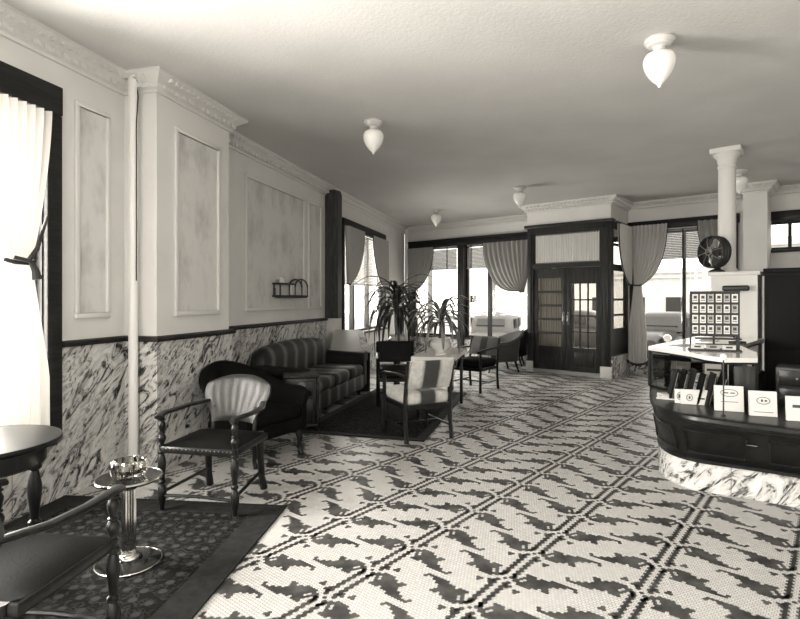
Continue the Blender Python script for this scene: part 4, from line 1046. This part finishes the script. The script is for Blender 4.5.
mb.build('guard_ring', 'iron', fn)
mb = MB()
for k in range(8):
    a = 2*PI*k/8+.2; mb.tube([(.03*math.cos(a), -.125, fz+.03*math.sin(a)), (.12*math.cos(a), -.12, fz+.12*math.sin(a)), (.185*math.cos(a), -.10, fz+.185*math.sin(a))], .0045, 6)
mb.tube([(.04*math.cos(2*PI*k/20), -.125, fz+.04*math.sin(2*PI*k/20)) for k in range(21)], .006, 6); mb.build('guard_spokes', 'grille', fn)
for k in range(4):
    a0 = k*PI/2+.4
    mb = MB(); mb.grid(lambda u, v: ((.03+.14*v)*math.cos(a0+(u-.5)*(.5+.7*v)), -.05+.03*(u-.5), fz+(.03+.14*v)*math.sin(a0+(u-.5)*(.5+.7*v))), 8, 6, .003); mb.build('blade', 'iron', fn)
lp = add(pw0, E, .27)
o = thing('wall_lamp', 'small dark hooded lamp fixed to the low white wall below the column', 'lamp', (lp[0], lp[1], 1.52), ang(E))
mb = MB(); mb.bb(-.03, .03, -.02, 0, .0, .07, bev=.005); mb.tube([(0, -.02, .03), (0, -.09, .05)], .012, 8); mb.build('bracket', 'iron', o)
mb = MB(); mb.box((0, -.11, .055), (.27, .08, .065), bev=.022, seg=3); mb.build('hood', 'iron', o)
# tall dark cabinet behind the counter
tc_ = thing('tall_cabinet', 'tall black-stained cabinet at the right edge beyond the counter', 'cabinet', (*add(pw0, E, .535), .0005), ang(E))
mb = MB(); mb.bb(0, 1.6, 0, .45, 0, 1.75); mb.bb(-.01, 1.62, -.02, .46, 1.75, 1.80, bev=.008); mb.build('carcass', 'matt', tc_)
for k in range(3):
    mb = MB(); mb.bb(.03+k*.52, .51+k*.52, -.018, 0, .9, 1.70, bev=.006); mb.build('door', 'matt', tc_)
    mb = MB(); mb.bb(.03+k*.52, .51+k*.52, -.018, 0, .06, .86, bev=.006); mb.build('door', 'matt', tc_)

# ------------------------------------------------------------------ outside
mb = MB(); mb.bb(-45, 60, -20, 75, -.75, -.62); g0 = mb.build('ground', 'street'); struct(g0)
mb = MB(); mb.bb(-6, 14, .26, 3.2, -.62, -.12); struct(mb.build('ground_sidewalk', 'walk', loc=(K[0], K[1], 0), rz=ang(E)))
mb = MB(); mb.bb(-4, 20, .26, 3.0, -.62, -.12); struct(mb.build('ground_side_walk', 'walk', loc=(A0[0], A0[1], 0), rz=ang(DL)))
def building(label, base, d, L, D, h, wins, signs=()):
    o = thing('building', label, 'building', (base[0], base[1], -.62), ang(d))
    mb = MB(); mb.bb(0, L, 0, D, 0, h); mb.bb(-.1, L+.1, -.2, 0, 3.55, 3.7); mb.bb(-.1, L+.1, -.15, 0, h-.3, h); mb.build('facade', 'bldg', o)
    for a, b, z0, z1 in wins:
        mb = MB(); mb.bb(a, b, -.04, 0, z0, z1); mb.build('window', 'bldgd', o)
    for a, b, z0, z1 in signs:
        mb = MB(); mb.bb(a, b, -.12, -.05, z0, z1); mb.build('signboard', 'sign', o)
bb = add(K, V_, 13.5)
building('pale low building with dark shop windows across the street, right side', add(bb, E, 4.6), E, 16, 6, 4.4,
         [(.2+i*2.0, 1.9+i*2.0, 1.05, 1.95) for i in range(7)], [(.9, 1.9, 2.15, 2.6)])
building('pale low building far across the street, seen through the left far windows', add(add(K, V_, 30), E, -12), E, 20, 6, 4.2,
         [(1.0+i*2.6, 2.2+i*2.6, 1.0, 2.2) for i in range(7)])
def car(label, mat, loc, rz):
    o = thing('parked_car', label, 'car', loc, rz)
    # length along x, front at +x
    def sec(x, w, z0, z1): 
        return [(x, -w, z0), (x, -w*1.02, (z0+z1)/2), (x, -w*.85, z1-.05), (x, -w*.5, z1), (x, w*.5, z1), (x, w*.85, z1-.05), (x, w*1.02, (z0+z1)/2), (x, w, z0)]
    mb = MB(); mb.loft([sec(-2.2, .45, .45, .75), sec(-2.0, .68, .38, .95), sec(-1.5, .74, .35, 1.08), (sec(-.9, .76, .32, 1.12)), sec(.5, .74, .32, 1.10), sec(1.2, .52, .35, 1.08), sec(2.0, .40, .4, 1.0), sec(2.2, .25, .45, .85)])
    for sy in (-1, 1):
        mb.tube([(1.0, sy*.72, .42), (1.25, sy*.74, .72), (1.6, sy*.74, .80), (1.95, sy*.74, .70), (2.15, sy*.72, .45)], [.10, .15, .17, .16, .1], 10)
        mb.tube([(-2.0, sy*.72, .42), (-1.75, sy*.74, .72), (-1.4, sy*.74, .78), (-1.0, sy*.74, .66), (-.8, sy*.72, .42)], [.10, .15, .17, .15, .1], 10)
        mb.box((0, sy*.80, .36), (1.9, .18, .05), bev=.01)
    mb.build('body', mat, o)
    def cab(x, w, z): return [(x, -w, 1.05), (x, -w*.93, z-.12), (x, -w*.7, z), (x, w*.7, z), (x, w*.93, z-.12), (x, w, 1.05)]
    mb = MB(); mb.loft([cab(-1.55, .55, 1.15), cab(-1.25, .66, 1.52), cab(-.8, .69, 1.64), cab(.1, .69, 1.66), cab(.5, .66, 1.58), cab(.85, .62, 1.12)]); cb = mb.build('cabin', mat, o, sharp=.9)
    mb = MB()
    for sy in (-1, 1):
        mb.box((-.75, sy*.70, 1.33), (.62, .03, .30), bev=.01); mb.box((.0, sy*.70, 1.33), (.62, .03, .30), bev=.01)
    mb.box((.70, 0, 1.36), (.03, 1.05, .34), ry=-.62); mb.box((-1.42, 0, 1.36), (.03, .85, .26), ry=.72)
    mb.build('window', 'carglass', cb)
    for x in (1.55, -1.45):
        for sy in (-1, 1):
            mb = MB(); mb.tube([(x, sy*.62, .36), (x, sy*.80, .36)], .36, 24); w = mb.build('wheel', 'tyre', o)
            mb = MB(); mb.tube([(x, sy*.79, .36), (x, sy*.815, .36)], .17, 20); mb.build('hubcap', 'chrome', w)
    for sy in (-1, 1):
        mb = MB(); mb.lathe([(.03, -.1), (.11, .0), (.12, .08), (.10, .10)], (0, 0, 0), 16)
        for v in mb.bm.verts: v.co = Vector((2.0+v.co.z, sy*.50+v.co.x, .92+v.co.y))
        mb.build('headlamp', 'chrome', o)
    mb = MB(); mb.tube([(2.42, -.75, .45), (2.45, 0, .45), (2.42, .75, .45)], .04, 8); mb.tube([(-2.35, -.75, .45), (-2.38, 0, .45), (-2.35, .75, .45)], .04, 8); mb.build('bumper', 'chrome', o)
    return o
car('white rounded car parked outside the far window, seen from behind', 'carw', (3.25, 17.6, -.62), ang((.35, 1)))
car('dark car seen head-on outside the right street window', 'card', (8.7, 17.4, -.62), ang((-.62, -.78)))
car('black car outside, seen through the vestibule doors', 'card', (6.8, 19.6, -.62), ang(E))
for k, (x, y, lab) in enumerate([(3.9, 22, 'thin pale utility pole seen through the far window, nearest the vestibule'), (1.0, 17.5, 'thin dark pole outside the far window behind the pale pot plant')]):
    o = thing('utility_pole', lab, 'pole', (x, y, -.62))
    mb = MB(); mb.lathe([(.09, 0), (.07, 7)], seg=12); mb.build('pole', 'sign', o)
    mb = MB(); mb.bb(-.7, .7, -.05, .05, 6.2, 6.3); mb.build('crossarm', 'sign', o)
o = thing('street_sign', 'small dark street sign outside beyond the mullion post', 'sign', (2.4, 18.3, -.62))
mb = MB(); mb.lathe([(.03, 0), (.03, 2.5)], seg=8); mb.build('post', 'sign', o)
mb = MB(); mb.bb(-.25, .25, -.03, .03, 1.95, 2.2, bev=.01); mb.build('board', 'bldgd', o)

# ------------------------------------------------------------------ light
w = bpy.data.worlds.new('sky'); bpy.context.scene.world = w; w.use_nodes = True
bg = w.node_tree.nodes['Background']; bg.inputs[0].default_value = (1, .99, .965, 1); bg.inputs[1].default_value = 2.8
def area(name, loc, target, sx, sy, power):
    l = bpy.data.lights.new(name, 'AREA'); l.shape = 'RECTANGLE'; l.size = sx; l.size_y = sy; l.energy = power; l.color = (1, .99, .965)
    o = bpy.data.objects.new(name, l); COL.objects.link(o); o.location = loc
    o.rotation_euler = (Vector(target)-Vector(loc)).to_track_quat('-Z', 'Y').to_euler()
    return o
def out(Y, k): p = lw(Y); return add(p, NL, -k)
p = out(.15, .5); area('daylight_left_near', (p[0], p[1], 1.7), (p[0]+NL[0], p[1]+NL[1], 1.68), 2.8, 2.3, 380)
p = out(3.0, .5); area('daylight_left_window', (p[0], p[1], 1.7), (p[0]+NL[0], p[1]+NL[1], 1.68), 1.6, 2.3, 520)
area('daylight_back', (-.5, -2.5, 1.6), (-.5, -1.5, 1.7), 5.6, 2.4, 100)
p = out(10.9, .5); area('daylight_left_far', (p[0], p[1], 1.9), (p[0]+NL[0], p[1]+NL[1], 1.95), 2.6, 1.9, 330)

# ------------------------------------------------------------------ camera
cam = bpy.data.cameras.new('camera'); co = bpy.data.objects.new('camera', cam); COL.objects.link(co)
co.location = (0, 0, CAMH); co.rotation_euler = (PI/2, 0, 0)
cam.sensor_width = 36; cam.lens = 530/800*36; cam.shift_y = -10.5/800; cam.clip_start = .05; cam.clip_end = 300
sc_ = bpy.context.scene; sc_.camera = co
sc_.view_settings.view_transform = 'Standard'; sc_.view_settings.look = 'None'; sc_.view_settings.gamma = 1; sc_.view_settings.use_curve_mapping = False
sc_.view_settings.exposure = 0.50
